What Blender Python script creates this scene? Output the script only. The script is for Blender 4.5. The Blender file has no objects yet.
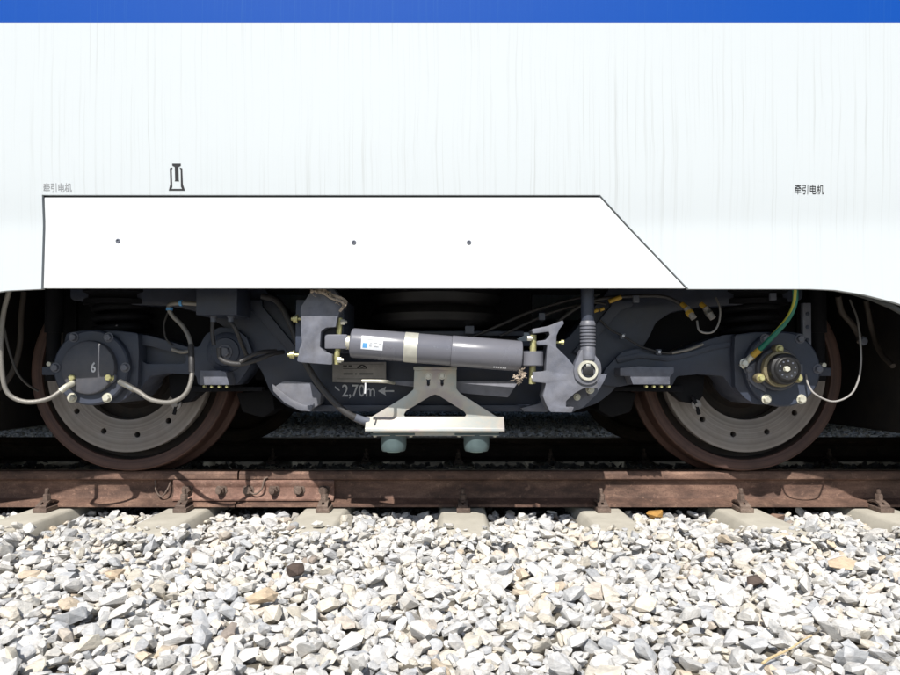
import bpy, bmesh, math, random
import numpy as np
from mathutils import Vector, Matrix
R = math.radians
random.seed(7); rng = np.random.default_rng(11)
S = bpy.context.scene; COL = S.collection
# ------------------------------------------------------------------ camera, sky, sun, exposure
FPX = 697.0; PITCH = math.atan(32.5/697.0); CAMZ = 0.445
cam_d = bpy.data.cameras.new('camera'); cam = bpy.data.objects.new('camera', cam_d); COL.objects.link(cam)
cam.location = (0, 0, CAMZ); cam.rotation_euler = (R(90)+PITCH, 0, 0)
cam_d.sensor_width = 36; cam_d.lens = 36*FPX/900; cam_d.clip_start = 0.05; cam_d.clip_end = 3000
S.camera = cam
SUN = Vector((0.20, 1.0, -1.08)).normalized()          # the way the light travels
elev = math.asin(-SUN.z); az = math.atan2(-SUN.x, -SUN.y)
w = bpy.data.worlds.new('World'); S.world = w; w.use_nodes = True
nt = w.node_tree; sky = nt.nodes.new('ShaderNodeTexSky'); sky.sky_type = 'NISHITA'; sky.sun_disc = False
sky.sun_elevation = elev; sky.sun_rotation = az
bgn = nt.nodes['Background']; bgn.inputs['Strength'].default_value = 0.085
nt.links.new(sky.outputs[0], bgn.inputs[0])
sd = bpy.data.lights.new('sun', 'SUN'); sd.energy = 4.6; sd.angle = R(0.5); sd.color = (1, 0.965, 0.91)
so = bpy.data.objects.new('sun', sd); COL.objects.link(so); so.location = (-3, -8, 9)
so.rotation_euler = SUN.to_track_quat('-Z', 'Y').to_euler()
S.view_settings.view_transform = 'Standard'; S.view_settings.look = 'None'
S.view_settings.exposure = 0.40; S.view_settings.gamma = 1.0
S.cycles.max_bounces = 8; S.cycles.diffuse_bounces = 5

TRACK = 3.89                                            # distance of the track's centre line
_cp, _sp = math.cos(PITCH), math.sin(PITCH)
def W(px, py, d):                                       # where a point of the survey photograph lies at real distance d
    a = (px-450)/FPX; b = -(py-337.5)/FPX
    y = _cp - b*_sp; z = _sp + b*_cp
    return Vector((a*d/y, d, CAMZ + z*d/y))
# ------------------------------------------------------------------ materials
def nodes_mat(name, rough=0.6, metal=0.0, spec=0.5):
    m = bpy.data.materials.new(name); m.use_nodes = True
    b = m.node_tree.nodes['Principled BSDF']
    b.inputs['Roughness'].default_value = rough; b.inputs['Metallic'].default_value = metal
    b.inputs['Specular IOR Level'].default_value = spec
    return m, m.node_tree, b
def N(t, kind, **kw):
    n = t.nodes.new(kind)
    for k, v in kw.items():
        if k in n.inputs.keys(): n.inputs[k].default_value = v
        else: setattr(n, k, v)
    return n
def ramp(t, fac, stops, interp='LINEAR'):
    r = t.nodes.new('ShaderNodeValToRGB'); r.color_ramp.interpolation = interp
    el = r.color_ramp.elements
    while len(el) > 1: el.remove(el[-1])
    el[0].position = stops[0][0]; el[0].color = (*stops[0][1], 1)
    for p, c in stops[1:]:
        e = el.new(p); e.color = (*c, 1)
    t.links.new(fac, r.inputs[0]); return r.outputs[0]
def coords(t, scale=(1,1,1), world=True):
    mp = t.nodes.new('ShaderNodeMapping'); mp.inputs['Scale'].default_value = scale
    if world:
        g = t.nodes.new('ShaderNodeNewGeometry'); t.links.new(g.outputs['Position'], mp.inputs[0])
    else:
        g = t.nodes.new('ShaderNodeTexCoord'); t.links.new(g.outputs['Object'], mp.inputs[0])
    return mp.outputs[0]
def noise(t, vec, scale, detail=4, rough=0.55):
    n = N(t, 'ShaderNodeTexNoise', Scale=scale, Detail=detail, Roughness=rough)
    t.links.new(vec, n.inputs['Vector']); return n.outputs['Fac']
def mixc(t, fac, a, b, mode='MIX'):
    m = t.nodes.new('ShaderNodeMix'); m.data_type = 'RGBA'; m.blend_type = mode
    for sock, v in ((m.inputs[0], fac), (m.inputs[6], a), (m.inputs[7], b)):
        if isinstance(v, (int, float)): sock.default_value = v
        elif isinstance(v, tuple): sock.default_value = (*v, 1)
        else: t.links.new(v, sock)
    return m.outputs[2]
def bump(t, b, h, strength=0.3, dist=0.002):
    bn = N(t, 'ShaderNodeBump', Strength=strength, Distance=dist)
    t.links.new(h, bn.inputs['Height']); t.links.new(bn.outputs[0], b.inputs['Normal'])
def simple(name, col, rough=0.5, metal=0.0, var=0.25, scale=14, bmp=0.1, dust=0.0, spec=0.5, dustcol=(0.30,0.26,0.21)):
    m, t, b = nodes_mat(name, rough, metal, spec)
    v = coords(t); n = noise(t, v, scale, 6, 0.6)
    c = ramp(t, n, [(0.3, tuple(x*(1-var) for x in col)), (0.7, tuple(min(1, x*(1+var)) for x in col))])
    if dust:
        n2 = noise(t, v, 5.0, 8, 0.7)
        f = ramp(t, n2, [(0.42, (0,0,0)), (0.75, (dust,)*3)])
        c = mixc(t, f, c, dustcol)
    t.links.new(c, b.inputs['Base Color'])
    nf = noise(t, v, scale*12, 4, 0.6)
    bump(t, b, nf, bmp, 0.001)
    rr = N(t, 'ShaderNodeMapRange'); rr.inputs[3].default_value = max(0.05, rough-0.12); rr.inputs[4].default_value = min(1, rough+0.15)
    t.links.new(n, rr.inputs[0]); t.links.new(rr.outputs[0], b.inputs['Roughness'])
    return m
M = {}
def body_paint(name, base, streak, amt):
    m, t, b = nodes_mat(name, 0.55, 0, 0.15)
    def streakvec(sx, sz, wob):
        g = t.nodes.new('ShaderNodeNewGeometry'); w_ = N(t, 'ShaderNodeTexNoise', Scale=3.5, Detail=2); t.links.new(g.outputs['Position'], w_.inputs['Vector'])
        a = N(t, 'ShaderNodeVectorMath', operation='SCALE'); a.inputs['Scale'].default_value = wob; t.links.new(w_.outputs['Color'], a.inputs[0])
        b_ = N(t, 'ShaderNodeVectorMath', operation='ADD'); t.links.new(g.outputs['Position'], b_.inputs[0]); t.links.new(a.outputs[0], b_.inputs[1])
        c_ = N(t, 'ShaderNodeVectorMath', operation='MULTIPLY'); t.links.new(b_.outputs[0], c_.inputs[0]); c_.inputs[1].default_value = (sx, 0, sz); return c_.outputs[0]
    v = streakvec(48, 0.40, 0.02); n = noise(t, v, 1.6, 5, 0.72)
    v2 = streakvec(150, 0.7, 0.012); n2 = noise(t, v2, 1.0, 3, 0.6)
    f1 = ramp(t, n, [(0.54, (0,0,0)), (0.74, (amt,)*3)])
    f2 = ramp(t, n2, [(0.60, (0,0,0)), (0.72, (amt*0.9,)*3)])
    big = noise(t, coords(t, (1.3, 0, 1.6)), 1.2, 3, 0.5)
    fb = ramp(t, big, [(0.35, (0.15,)*3), (0.65, (1,)*3)])
    c = mixc(t, f1, base, streak); c = mixc(t, f2, c, streak)
    c = mixc(t, fb, base, c)
    grime = ramp(t, noise(t, coords(t, (1,1,1)), 40, 6, 0.7), [(0.62, (0,0,0)), (0.8, (0.10,)*3)])
    c = mixc(t, grime, c, streak)
    t.links.new(c, b.inputs['Base Color'])
    wob = noise(t, coords(t, (1,1,2.2)), 1.4, 2, 0.4); bump(t, b, wob, 0.25, 0.006)
    return m
M['white'] = body_paint('white_body_paint', (0.545,0.583,0.600), (0.34,0.355,0.345), 0.75)
M['panel'] = body_paint('white_panel_paint', (0.645,0.665,0.672), (0.50,0.50,0.48), 0.25)
M['blue'] = body_paint('blue_body_paint', (0.001,0.062,0.34), (0.03,0.12,0.35), 0.5)
M['slate'] = simple('slate_paint_shaded', (0.034,0.043,0.068), 0.45, 0, 0.22, 9, 0.15, 0.30, dustcol=(0.075,0.065,0.058))  # same paint as the brackets, darkened to stand for shade on the frame
M['slate_lit'] = simple('slate_paint_sunlit', (0.118,0.125,0.155), 0.45, 0, 0.30, 22, 0.5, 0.42, dustcol=(0.22,0.205,0.19))  # lighter copy of the frame paint for the sunlit castings
M['coverp'] = simple('axle_cover_paint', (0.060,0.064,0.080), 0.5, 0, 0.15, 16, 0.2, 0.2)
M['lever'] = simple('sunlit_grey_lever', (0.20,0.205,0.24), 0.5, 0, 0.15, 30, 0.2, 0.15)  # paler grey stands in for sunlight that the damper blocks here
M['fairing'] = simple('grey_fairing', (0.055,0.060,0.060), 0.6, 0, 0.25, 8, 0.2, 0.3, dustcol=(0.10,0.085,0.07))
M['case'] = simple('dusty_equipment_case', (0.014,0.013,0.013), 0.75, 0, 0.3, 6, 0.3, 0.6, dustcol=(0.045,0.034,0.026))
M['damper'] = simple('damper_grey_paint', (0.142,0.145,0.170), 0.24, 0, 0.06, 6, 0.03, 0.10)
M['black'] = simple('dark_underframe_paint', (0.006,0.0065,0.009), 0.7, 0, 0.3, 10, 0.2, 0.15, dustcol=(0.022,0.018,0.015), spec=0.2)
M['rubber'] = simple('black_rubber', (0.010,0.010,0.011), 0.5, 0, 0.2, 20, 0.2, 0.2, dustcol=(0.05,0.043,0.038))
M['gland'] = simple('grey_plastic', (0.11,0.12,0.15), 0.5, 0, 0.1)
M['steel'] = simple('bright_steel', (0.55,0.54,0.50), 0.35, 0.9, 0.15)
M['zinc'] = simple('yellow_zinc', (0.50,0.47,0.22), 0.38, 0.55, 0.30, 60, 0.1, 0.3, dustcol=(0.55,0.5,0.36))
M['gasket'] = simple('aged_brass_flange', (0.26,0.22,0.13), 0.45, 0.4, 0.3, 50, 0.2, 0.3)
M['zincw'] = simple('pale_zinc', (0.62,0.60,0.50), 0.4, 0.4, 0.2, 50)
M['whitepaint'] = simple('white_lettering', (0.62,0.62,0.63), 0.6, 0, 0.15, 60)
M['greypaint'] = simple('grey_lettering', (0.30,0.31,0.32), 0.6, 0, 0.15, 60)
M['darkpaint'] = simple('black_lettering', (0.012,0.012,0.014), 0.6, 0, 0.2, 60)
M['bluepaint'] = simple('blue_print', (0.10,0.32,0.62), 0.6, 0, 0.1, 60)
M['sticker'] = simple('white_sticker', (0.72,0.74,0.78), 0.45, 0, 0.05, 60)
M['tape'] = simple('silver_band', (0.58,0.57,0.50), 0.35, 0.35, 0.12, 30)
M['plate'] = simple('brushed_nameplate', (0.28,0.262,0.245), 0.5, 0.1, 0.15, 40)
M['sensor'] = simple('teal_grey_sensor', (0.078,0.112,0.115), 0.5, 0, 0.12, 30)
M['sensorcap'] = simple('pale_green_cap', (0.30,0.42,0.38), 0.4, 0, 0.08)
M['yellow'] = simple('yellow_tag', (0.50,0.31,0.04), 0.5, 0, 0.1)
M['cotton'] = simple('frayed_cloth', (0.40,0.33,0.26), 0.9, 0, 0.35, 90, 0.5)
M['braid'] = None
def braided(name, c1, c2, rough=0.45, metal=0.3, sc=420):
    m, t, b = nodes_mat(name, rough, metal)
    n = N(t, 'ShaderNodeTexVoronoi', Scale=sc); t.links.new(coords(t), n.inputs['Vector'])
    n2 = noise(t, coords(t), 12, 4)
    c = mixc(t, n2, c1, c2); t.links.new(c, b.inputs['Base Color'])
    bump(t, b, n.outputs[0], 0.6, 0.001); return m
M['braid'] = braided('braided_hose', (0.17,0.155,0.135), (0.30,0.285,0.26))
M['cable'] = braided('dark_cable', (0.025,0.025,0.03), (0.06,0.055,0.05), 0.5, 0.0)
M['wire'] = braided('grey_wire', (0.22,0.21,0.2), (0.36,0.34,0.32), 0.5, 0.0)
M['brownhose'] = braided('dusty_brown_hose', (0.035,0.028,0.022), (0.07,0.055,0.045), 0.7, 0.0)
def zinc_plate():
    m, t, b = nodes_mat('passivated_aluminium', 0.34, 0.35)
    v = coords(t, (1,1,1)); n = noise(t, v, 7, 5, 0.6)
    c = ramp(t, n, [(0.30, (0.40,0.35,0.38)), (0.45, (0.50,0.46,0.40)), (0.55, (0.41,0.43,0.41)), (0.68, (0.52,0.45,0.38))])
    d = ramp(t, noise(t, v, 60, 6, 0.7), [(0.60, (0,0,0)), (0.75, (0.35,)*3)])
    c = mixc(t, d, c, (0.34,0.28,0.20))
    t.links.new(c, b.inputs['Base Color']); return m
M['zplate'] = zinc_plate()
def rust(name, a, b_, c_, rough=0.8, sc=(1,1,1), metal=0.1):
    m, t, b = nodes_mat(name, rough, metal)
    n = noise(t, coords(t, sc), 9, 8, 0.7); n2 = noise(t, coords(t), 140, 5, 0.7)
    c = ramp(t, n, [(0.3, a), (0.5, b_), (0.68, c_)])
    d = ramp(t, n2, [(0.45, (0,0,0)), (0.7, (0.6,)*3)])
    c = mixc(t, d, c, a)
    big = noise(t, coords(t, (1, 1, 1.6)), 3.2, 9, 0.75)
    c = mixc(t, ramp(t, big, [(0.42, (0,0,0)), (0.62, (0.75,)*3)]), c, tuple(x*0.55 for x in a))
    fl = noise(t, coords(t, (1, 1, 1)), 34, 7, 0.75)
    c = mixc(t, ramp(t, fl, [(0.58, (0,0,0)), (0.70, (0.65,)*3)]), c, tuple(min(1, x*1.25) for x in c_))
    t.links.new(c, b.inputs['Base Color']); bump(t, b, fl, 0.6, 0.003); return m
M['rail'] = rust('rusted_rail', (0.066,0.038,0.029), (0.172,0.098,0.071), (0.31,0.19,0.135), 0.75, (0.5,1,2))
M['rail_shade'] = rust('shaded_rail_rust', (0.018,0.012,0.010), (0.034,0.023,0.019), (0.06,0.04,0.033), 0.85, (0.5,1,2))  # rail rust darkened, the far rail's shade put into its colour
M['plate_rust'] = rust('red_rust_fishplate', (0.12,0.062,0.048), (0.28,0.16,0.12), (0.42,0.27,0.21), 0.8)
M['bolt_rust'] = rust('brown_bolt', (0.07,0.045,0.035), (0.17,0.12,0.095), (0.26,0.20,0.16), 0.8)
M['railtop'] = rust('worn_rail_head', (0.12,0.07,0.05), (0.23,0.14,0.10), (0.32,0.22,0.16), 0.45, (0.3,4,1), 0.5)
def wheel_metal(name, cols, rough, metal, ring=60, amt=0.5, dirt=(0.09,0.055,0.04)):
    m, t, b = nodes_mat(name, rough, metal)
    tc = t.nodes.new('ShaderNodeTexCoord'); sx = t.nodes.new('ShaderNodeSeparateXYZ'); t.links.new(tc.outputs['Object'], sx.inputs[0])
    a = N(t, 'ShaderNodeMath', operation='MULTIPLY'); t.links.new(sx.outputs[0], a.inputs[0]); t.links.new(sx.outputs[0], a.inputs[1])
    c = N(t, 'ShaderNodeMath', operation='MULTIPLY'); t.links.new(sx.outputs[2], c.inputs[0]); t.links.new(sx.outputs[2], c.inputs[1])
    s = N(t, 'ShaderNodeMath', operation='ADD'); t.links.new(a.outputs[0], s.inputs[0]); t.links.new(c.outputs[0], s.inputs[1])
    q = N(t, 'ShaderNodeMath', operation='SQRT'); t.links.new(s.outputs[0], q.inputs[0])
    n1 = N(t, 'ShaderNodeTexNoise', Scale=ring, Detail=4); n1.noise_dimensions = '1D'; t.links.new(q.outputs[0], n1.inputs['W'])
    col = ramp(t, n1.outputs['Fac'], [(0.35, cols[0]), (0.65, cols[1])])
    f = ramp(t, noise(t, coords(t), 8, 7, 0.7), [(0.4, (0,0,0)), (0.7, (amt,)*3)])
    col = mixc(t, f, col, dirt); t.links.new(col, b.inputs['Base Color'])
    bump(t, b, n1.outputs['Fac'], 0.35, 0.001); return m
M['disc'] = wheel_metal('brake_disc_steel', ((0.20,0.18,0.165), (0.29,0.265,0.25)), 0.5, 0.3, 70, 0.4, (0.14,0.10,0.085))
M['rim'] = wheel_metal('rusted_wheel_rim', ((0.060,0.030,0.024), (0.115,0.062,0.048)), 0.6, 0.2, 70, 0.6, (0.035,0.021,0.018))
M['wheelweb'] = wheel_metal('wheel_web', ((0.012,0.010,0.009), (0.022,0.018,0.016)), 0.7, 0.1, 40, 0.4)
def concrete():
    m, t, b = nodes_mat('sleeper_concrete', 0.9)
    v = coords(t); n = noise(t, v, 6, 8, 0.65); n2 = noise(t, v, 120, 4, 0.6)
    c = ramp(t, n, [(0.3, (0.36,0.335,0.28)), (0.7, (0.49,0.46,0.39))])
    c = mixc(t, ramp(t, n2, [(0.6,(0,0,0)),(0.75,(0.4,)*3)]), c, (0.22,0.19,0.16))
    t.links.new(c, b.inputs['Base Color']); bump(t, b, n2, 0.5, 0.0015); return m
M['concrete'] = concrete()
STONE_STOPS = [(0.0,(0.60,0.585,0.555)),(0.18,(0.48,0.485,0.49)),(0.30,(0.65,0.625,0.575)),(0.45,(0.55,0.545,0.535)),(0.57,(0.63,0.58,0.49)),
               (0.68,(0.67,0.655,0.625)),(0.855,(0.61,0.54,0.46)),(0.885,(0.60,0.58,0.545)),(0.955,(0.40,0.405,0.41)),(0.983,(0.60,0.50,0.38)),(0.996,(0.32,0.27,0.23))]
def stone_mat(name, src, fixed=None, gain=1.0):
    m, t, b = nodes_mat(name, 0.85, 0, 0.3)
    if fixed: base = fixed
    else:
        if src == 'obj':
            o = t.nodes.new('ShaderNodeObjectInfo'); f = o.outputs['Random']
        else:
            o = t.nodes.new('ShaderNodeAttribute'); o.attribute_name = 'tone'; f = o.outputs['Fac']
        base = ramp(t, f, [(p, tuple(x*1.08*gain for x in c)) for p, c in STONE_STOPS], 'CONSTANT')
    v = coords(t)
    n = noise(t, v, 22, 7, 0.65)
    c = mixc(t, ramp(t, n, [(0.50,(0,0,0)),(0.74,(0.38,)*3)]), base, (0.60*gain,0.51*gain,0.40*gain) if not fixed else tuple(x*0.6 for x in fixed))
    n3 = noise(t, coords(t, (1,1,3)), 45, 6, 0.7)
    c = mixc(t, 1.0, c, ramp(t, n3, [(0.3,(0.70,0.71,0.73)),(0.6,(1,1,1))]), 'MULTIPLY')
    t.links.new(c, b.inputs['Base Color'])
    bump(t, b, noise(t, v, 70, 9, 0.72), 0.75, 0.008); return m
M['stone'] = stone_mat('ballast_stone', 'obj'); M['stones'] = stone_mat('ballast_stone_mass', 'attr')
M['stoneshade'] = stone_mat('shaded_ballast_stone', 'attr', None, 0.16)  # shade under the train painted into the stones between the rails
M['stonefar'] = stone_mat('ballast_stone_far_shade', 'attr', None, 0.42)  # darker copy of the stone colour, holding the train's shadow beyond the track
M['ochre'] = stone_mat('ochre_stone', None, (0.46,0.25,0.07)); M['brown'] = stone_mat('brown_stone', None, (0.115,0.085,0.07))
M['tan'] = stone_mat('tan_stone', None, (0.60,0.47,0.33)); M['redbrown'] = stone_mat('reddish_stone', None, (0.26,0.17,0.125))
M['ground'] = simple('earth_ground', (0.13,0.115,0.09), 0.95, 0, 0.35, 30, 0.6)
M['straw'] = simple('dry_straw', (0.52,0.40,0.22), 0.8, 0, 0.2, 60)
def greenyellow():
    m, t, b = nodes_mat('green_yellow_sheath', 0.45)
    v = t.nodes.new('ShaderNodeUVMap'); s = t.nodes.new('ShaderNodeSeparateXYZ'); t.links.new(v.outputs[0], s.inputs[0])
    c = ramp(t, s.outputs[0], [(0.0,(0.01,0.15,0.10)),(0.42,(0.42,0.40,0.05)),(0.60,(0.01,0.16,0.11))], 'CONSTANT')
    t.links.new(c, b.inputs['Base Color']); return m
M['gy'] = greenyellow()
# ------------------------------------------------------------------ object helpers
WL = {}
def finish_mesh(me, smooth=35):
    me.polygons.foreach_set('use_smooth', [bool(smooth)]*len(me.polygons))
    if smooth: me.set_sharp_from_angle(angle=R(smooth))
def up3(p):
    """thing > part > sub-part and no deeper"""
    while p is not None and p.parent is not None and p.parent.parent is not None: p = p.parent
    return p
def link(name, me, mat, parent=None, origin=None, smooth=35, label=None):
    """mesh in world coordinates -> object whose origin is its own centre"""
    n = len(me.vertices); co = np.empty(n*3, 'f'); me.vertices.foreach_get('co', co); co = co.reshape(-1,3)
    c = Vector((co.min(0)+co.max(0))/2) if origin is None else Vector(origin)
    co -= np.array(c, 'f'); me.vertices.foreach_set('co', co.ravel()); me.update()
    if mat is not None: me.materials.append(mat)
    finish_mesh(me, smooth)
    o = bpy.data.objects.new(name, me); COL.objects.link(o)
    parent = up3(parent)
    if parent is not None:
        o.parent = parent; o.location = c - WL[parent.name]
    else: o.location = c
    WL[o.name] = c
    if label: o['label'] = label
    return o
def thing(name, label, cat, loc, group=None):
    o = bpy.data.objects.new(name, None); COL.objects.link(o); o.location = loc; o.empty_display_size = 0.2
    o['label'] = label; o['category'] = cat
    if group: o['group'] = group
    WL[o.name] = Vector(loc); return o
def tag(o, label, cat, group=None):
    o['label'] = label; o['category'] = cat
    if group: o['group'] = group
    return o
def bm_mesh(bm, name='mesh'):
    bmesh.ops.recalc_face_normals(bm, faces=bm.faces)
    me = bpy.data.meshes.new(name); bm.to_mesh(me); bm.free(); return me
def bevel_sharp(bm, w, seg=2, ang=30):
    if w <= 0: return
    bmesh.ops.recalc_face_normals(bm, faces=bm.faces)
    es = [e for e in bm.edges if len(e.link_faces) == 2 and e.calc_face_angle(0) > R(ang)]
    bmesh.ops.bevel(bm, geom=es, offset=w, segments=seg, affect='EDGES', clamp_overlap=True, profile=0.6)
def plate_bm(pts, y, th, bev=0.003, holes=(), bm=None):
    """outline (x,z) at distance y, extruded away from the viewer by th"""
    own = bm is None; b = bmesh.new(); loops = [pts]+list(holes); edges = []
    for lp in loops:
        vs = [b.verts.new((p[0], y, p[1])) for p in lp]
        edges += [b.edges.new((vs[i], vs[(i+1) % len(vs)])) for i in range(len(vs))]
    if holes: fs = [g for g in bmesh.ops.triangle_fill(b, use_beauty=True, edges=edges)['geom'] if isinstance(g, bmesh.types.BMFace)]
    else: fs = [b.faces.new(b.verts[:])]
    r = bmesh.ops.extrude_face_region(b, geom=fs)
    vv = [g for g in r['geom'] if isinstance(g, bmesh.types.BMVert)]
    bmesh.ops.translate(b, verts=vv, vec=(0, th, 0))
    bmesh.ops.remove_doubles(b, verts=b.verts, dist=1e-6)
    bevel_sharp(b, bev)
    if own: return b
    tmp = bpy.data.meshes.new('t'); b.to_mesh(tmp); b.free(); bm.from_mesh(tmp); bpy.data.meshes.remove(tmp); return bm
def PX(pts, d): return [((q := W(x, y, d)).x, q.z) for x, y in pts]
def round_poly(pts, r=0.006, seg=3):
    """fillet the corners of an (x,z) outline"""
    out = []; n = len(pts)
    for i in range(n):
        a = Vector(pts[i-1]); p = Vector(pts[i]); b = Vector(pts[(i+1) % n])
        u = (a-p); v = (b-p); lu, lv = u.length, v.length
        rr = min(r, lu*0.45, lv*0.45)
        p0 = p+u.normalized()*rr; p1 = p+v.normalized()*rr
        for k in range(seg+1):
            t = k/seg; out.append(tuple((1-t)**2*p0+2*t*(1-t)*p+t*t*p1))
    return out
def plate(name, px, d, th, mat, parent, bev=0.003, holes=(), rnd=0.0, label=None):
    pts = PX(px, d); hs = [PX(h, d) for h in holes]
    if rnd: pts = round_poly(pts, rnd); hs = [round_poly(h, rnd) for h in hs]
    return link(name, bm_mesh(plate_bm(pts, d, th, bev, hs)), mat, parent, label=label)
def box_bm(x0, x1, y0, y1, z0, z1, bev=0.004, bm=None):
    return plate_bm([(x0,z0),(x1,z0),(x1,z1),(x0,z1)], y0, y1-y0, bev, bm=bm)
def box(name, x0, x1, y0, y1, z0, z1, mat, parent, bev=0.004): return link(name, bm_mesh(box_bm(x0,x1,y0,y1,z0,z1,bev)), mat, parent)
def lathe_bm(prof, c, axis='Y', seg=48, bm=None):
    """prof: (radius, offset along axis)"""
    b = bm or bmesh.new(); rings = []
    for r, h in prof:
        ring = []
        for i in range(seg if r > 1e-6 else 1):
            a = 2*math.pi*i/seg; u, v = r*math.cos(a), r*math.sin(a)
            p = {'Y': (u, h, v), 'Z': (u, v, h), 'X': (h, u, v)}[axis]
            ring.append(b.verts.new((c[0]+p[0], c[1]+p[1], c[2]+p[2])))
        rings.append(ring)
    for A, B in zip(rings, rings[1:]):
        for i in range(seg):
            j = (i+1) % seg
            if len(A) == 1 and len(B) == 1: continue
            if len(A) == 1: b.faces.new((A[0], B[i], B[j]))
            elif len(B) == 1: b.faces.new((A[i], A[j], B[0]))
            else: b.faces.new((A[i], A[j], B[j], B[i]))
    return b
def lathe(name, prof, c, mat, parent, axis='Y', seg=48, origin=None, smooth=35, label=None):
    return link(name, bm_mesh(lathe_bm(prof, c, axis, seg)), mat, parent, origin=origin, smooth=smooth, label=label)
def catmull(P, n=8):
    P = [Vector(p) for p in P]; Q = [P[0]*2-P[1]]+P+[P[-1]*2-P[-2]]; out = []
    for i in range(1, len(Q)-2):
        a, b, c, d = Q[i-1:i+3]
        for k in range(n):
            t = k/n
            out.append(0.5*((2*b)+(c-a)*t+(2*a-5*b+4*c-d)*t*t+(3*b-a-3*c+d)*t**3))
    out.append(P[-1]); return out
def tube_bm(P, r, seg=10, bm=None, twist=0.0, curve=8):
    b = bm or bmesh.new(); path = catmull(P, curve) if curve else [Vector(p) for p in P]
    uv = b.loops.layers.uv.verify(); up = Vector((0.13, 0.31, 0.94)); rings = []; L = 0
    nrm = None
    for i, p in enumerate(path):
        t = (path[min(i+1, len(path)-1)]-path[max(i-1, 0)]).normalized()
        if nrm is None: nrm = (up-t*up.dot(t)).normalized()
        else: nrm = (nrm-t*nrm.dot(t)).normalized()
        bi = t.cross(nrm); rr = r(i/(len(path)-1)) if callable(r) else r
        L += (p-path[i-1]).length if i else 0
        rings.append([b.verts.new(p+(nrm*math.cos(2*math.pi*k/seg+twist*L)+bi*math.sin(2*math.pi*k/seg+twist*L))*rr) for k in range(seg)])
    for A, B in zip(rings, rings[1:]):
        for k in range(seg):
            f = b.faces.new((A[k], A[(k+1)%seg], B[(k+1)%seg], B[k]))
            for lp, u in zip(f.loops, (k, k+1, k+1, k)): lp[uv].uv = (u/seg, 0)
    b.faces.new(rings[0]); b.faces.new(rings[-1]); return b
def tube(name, pts, r, mat, parent, seg=10, twist=0.0, curve=8, label=None):
    """pts: (px, py, distance)"""
    return link(name, bm_mesh(tube_bm([W(*p) for p in pts], r, seg, None, twist, curve)), mat, parent, smooth=50, label=label)
def tubew(name, pts, r, mat, parent, seg=10, curve=8):
    return link(name, bm_mesh(tube_bm(pts, r, seg, None, 0, curve)), mat, parent, smooth=50)
_hex = {}
def bolt(px, py, d, r, mat, parent, name='bolt', h=None, world=None):
    """hexagon head with washer, head towards the viewer; shared mesh per size"""
    key = (round(r, 4), mat.name, h)
    if key not in _hex:
        hh = h or r*0.75; b = bmesh.new()
        lathe_bm([(0,0.0),(r*1.35,0.0),(r*1.35,-r*0.2),(r*0.9,-r*0.2)], (0,0,0), 'Y', 14, b)
        v0 = len(b.verts)
        lathe_bm([(r,-r*0.2),(r,-hh*0.85),(r*0.82,-hh),(0,-hh)], (0,0,0), 'Y', 6, b)
        me = bm_mesh(b, 'bolt_head'); me.materials.append(mat); finish_mesh(me, 25); _hex[key] = me
    parent = up3(parent); o = bpy.data.objects.new(name, _hex[key]); COL.objects.link(o); o.parent = parent
    c = world or W(px, py, d); o.location = c-WL[parent.name]; WL[o.name] = c
    o.rotation_euler = (0, random.random()*1.0, 0); return o
def text(name, s, px0, px1, py0, py1, d, mat, parent, tilt=0.0, label=None, space=1.0, bold=0.0):
    cu = bpy.data.curves.new('t', 'FONT'); cu.body = s; cu.size = 1; cu.extrude = 0.0; cu.resolution_u = 3; cu.offset = bold; cu.space_character = space
    ob = bpy.data.objects.new('t', cu); COL.objects.link(ob)
    dg = bpy.context.evaluated_depsgraph_get(); me = bpy.data.meshes.new_from_object(ob.evaluated_get(dg))
    bpy.data.objects.remove(ob); bpy.data.curves.remove(cu)
    n = len(me.vertices); co = np.empty(n*3, 'f'); me.vertices.foreach_get('co', co); co = co.reshape(-1,3)
    lo, hi = co.min(0), co.max(0); a = W(px0, py1, d); b = W(px1, py0, d)
    X = a.x+(co[:,0]-lo[0])/(hi[0]-lo[0])*(b.x-a.x); Zr = (co[:,1]-lo[1])/(hi[1]-lo[1]); Z = a.z+Zr*(b.z-a.z)
    out = np.stack([X, np.full(n, d)-tilt*(Z-a.z), Z], 1).astype('f')
    me.vertices.foreach_set('co', out.ravel()); me.update(); me.materials.clear()
    bm = bmesh.new(); bm.from_mesh(me)
    r = bmesh.ops.extrude_face_region(bm, geom=bm.faces[:])
    bmesh.ops.translate(bm, verts=[g for g in r['geom'] if isinstance(g, bmesh.types.BMVert)], vec=(0, 0.0008, 0))
    bpy.data.meshes.remove(me)
    return link(name, bm_mesh(bm), mat, parent, smooth=0, label=label)

def conform(o, off=0.0012):
    """lay a flat mark on the curved body side"""
    c = WL[o.name]; ys = [v.co.y for v in o.data.vertices]; y0 = min(ys)
    for v in o.data.vertices: v.co.y = body_y(v.co.z+c.z)-off+(0.0008 if v.co.y > y0+0.0004 else 0.0)-c.y
    return o
# ================================================================== GROUND
def rowgrid(xs, ys, z): 
    b = bmesh.new(); g = [[b.verts.new((x, y, z(x, y))) for x in xs] for y in ys]
    for i in range(len(ys)-1):
        for j in range(len(xs)-1): b.faces.new((g[i][j], g[i][j+1], g[i+1][j+1], g[i+1][j]))
    return b
gr = link('ground', bm_mesh(rowgrid([-900,-30,-8,8,30,900], [-900,-30,-4,12,30,900], lambda x, y: -0.237)), M['ground'], None, origin=(0,0,-0.237))
gr['kind'] = 'structure'
ballast = link('ballast_bed', bm_mesh(box_bm(-7.5, 7.5, 0.3, 12.5, -0.40, -0.220, 0.0)), M['ground'], None, origin=(0,3,-0.220)); ballast['kind'] = 'structure'
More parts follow.
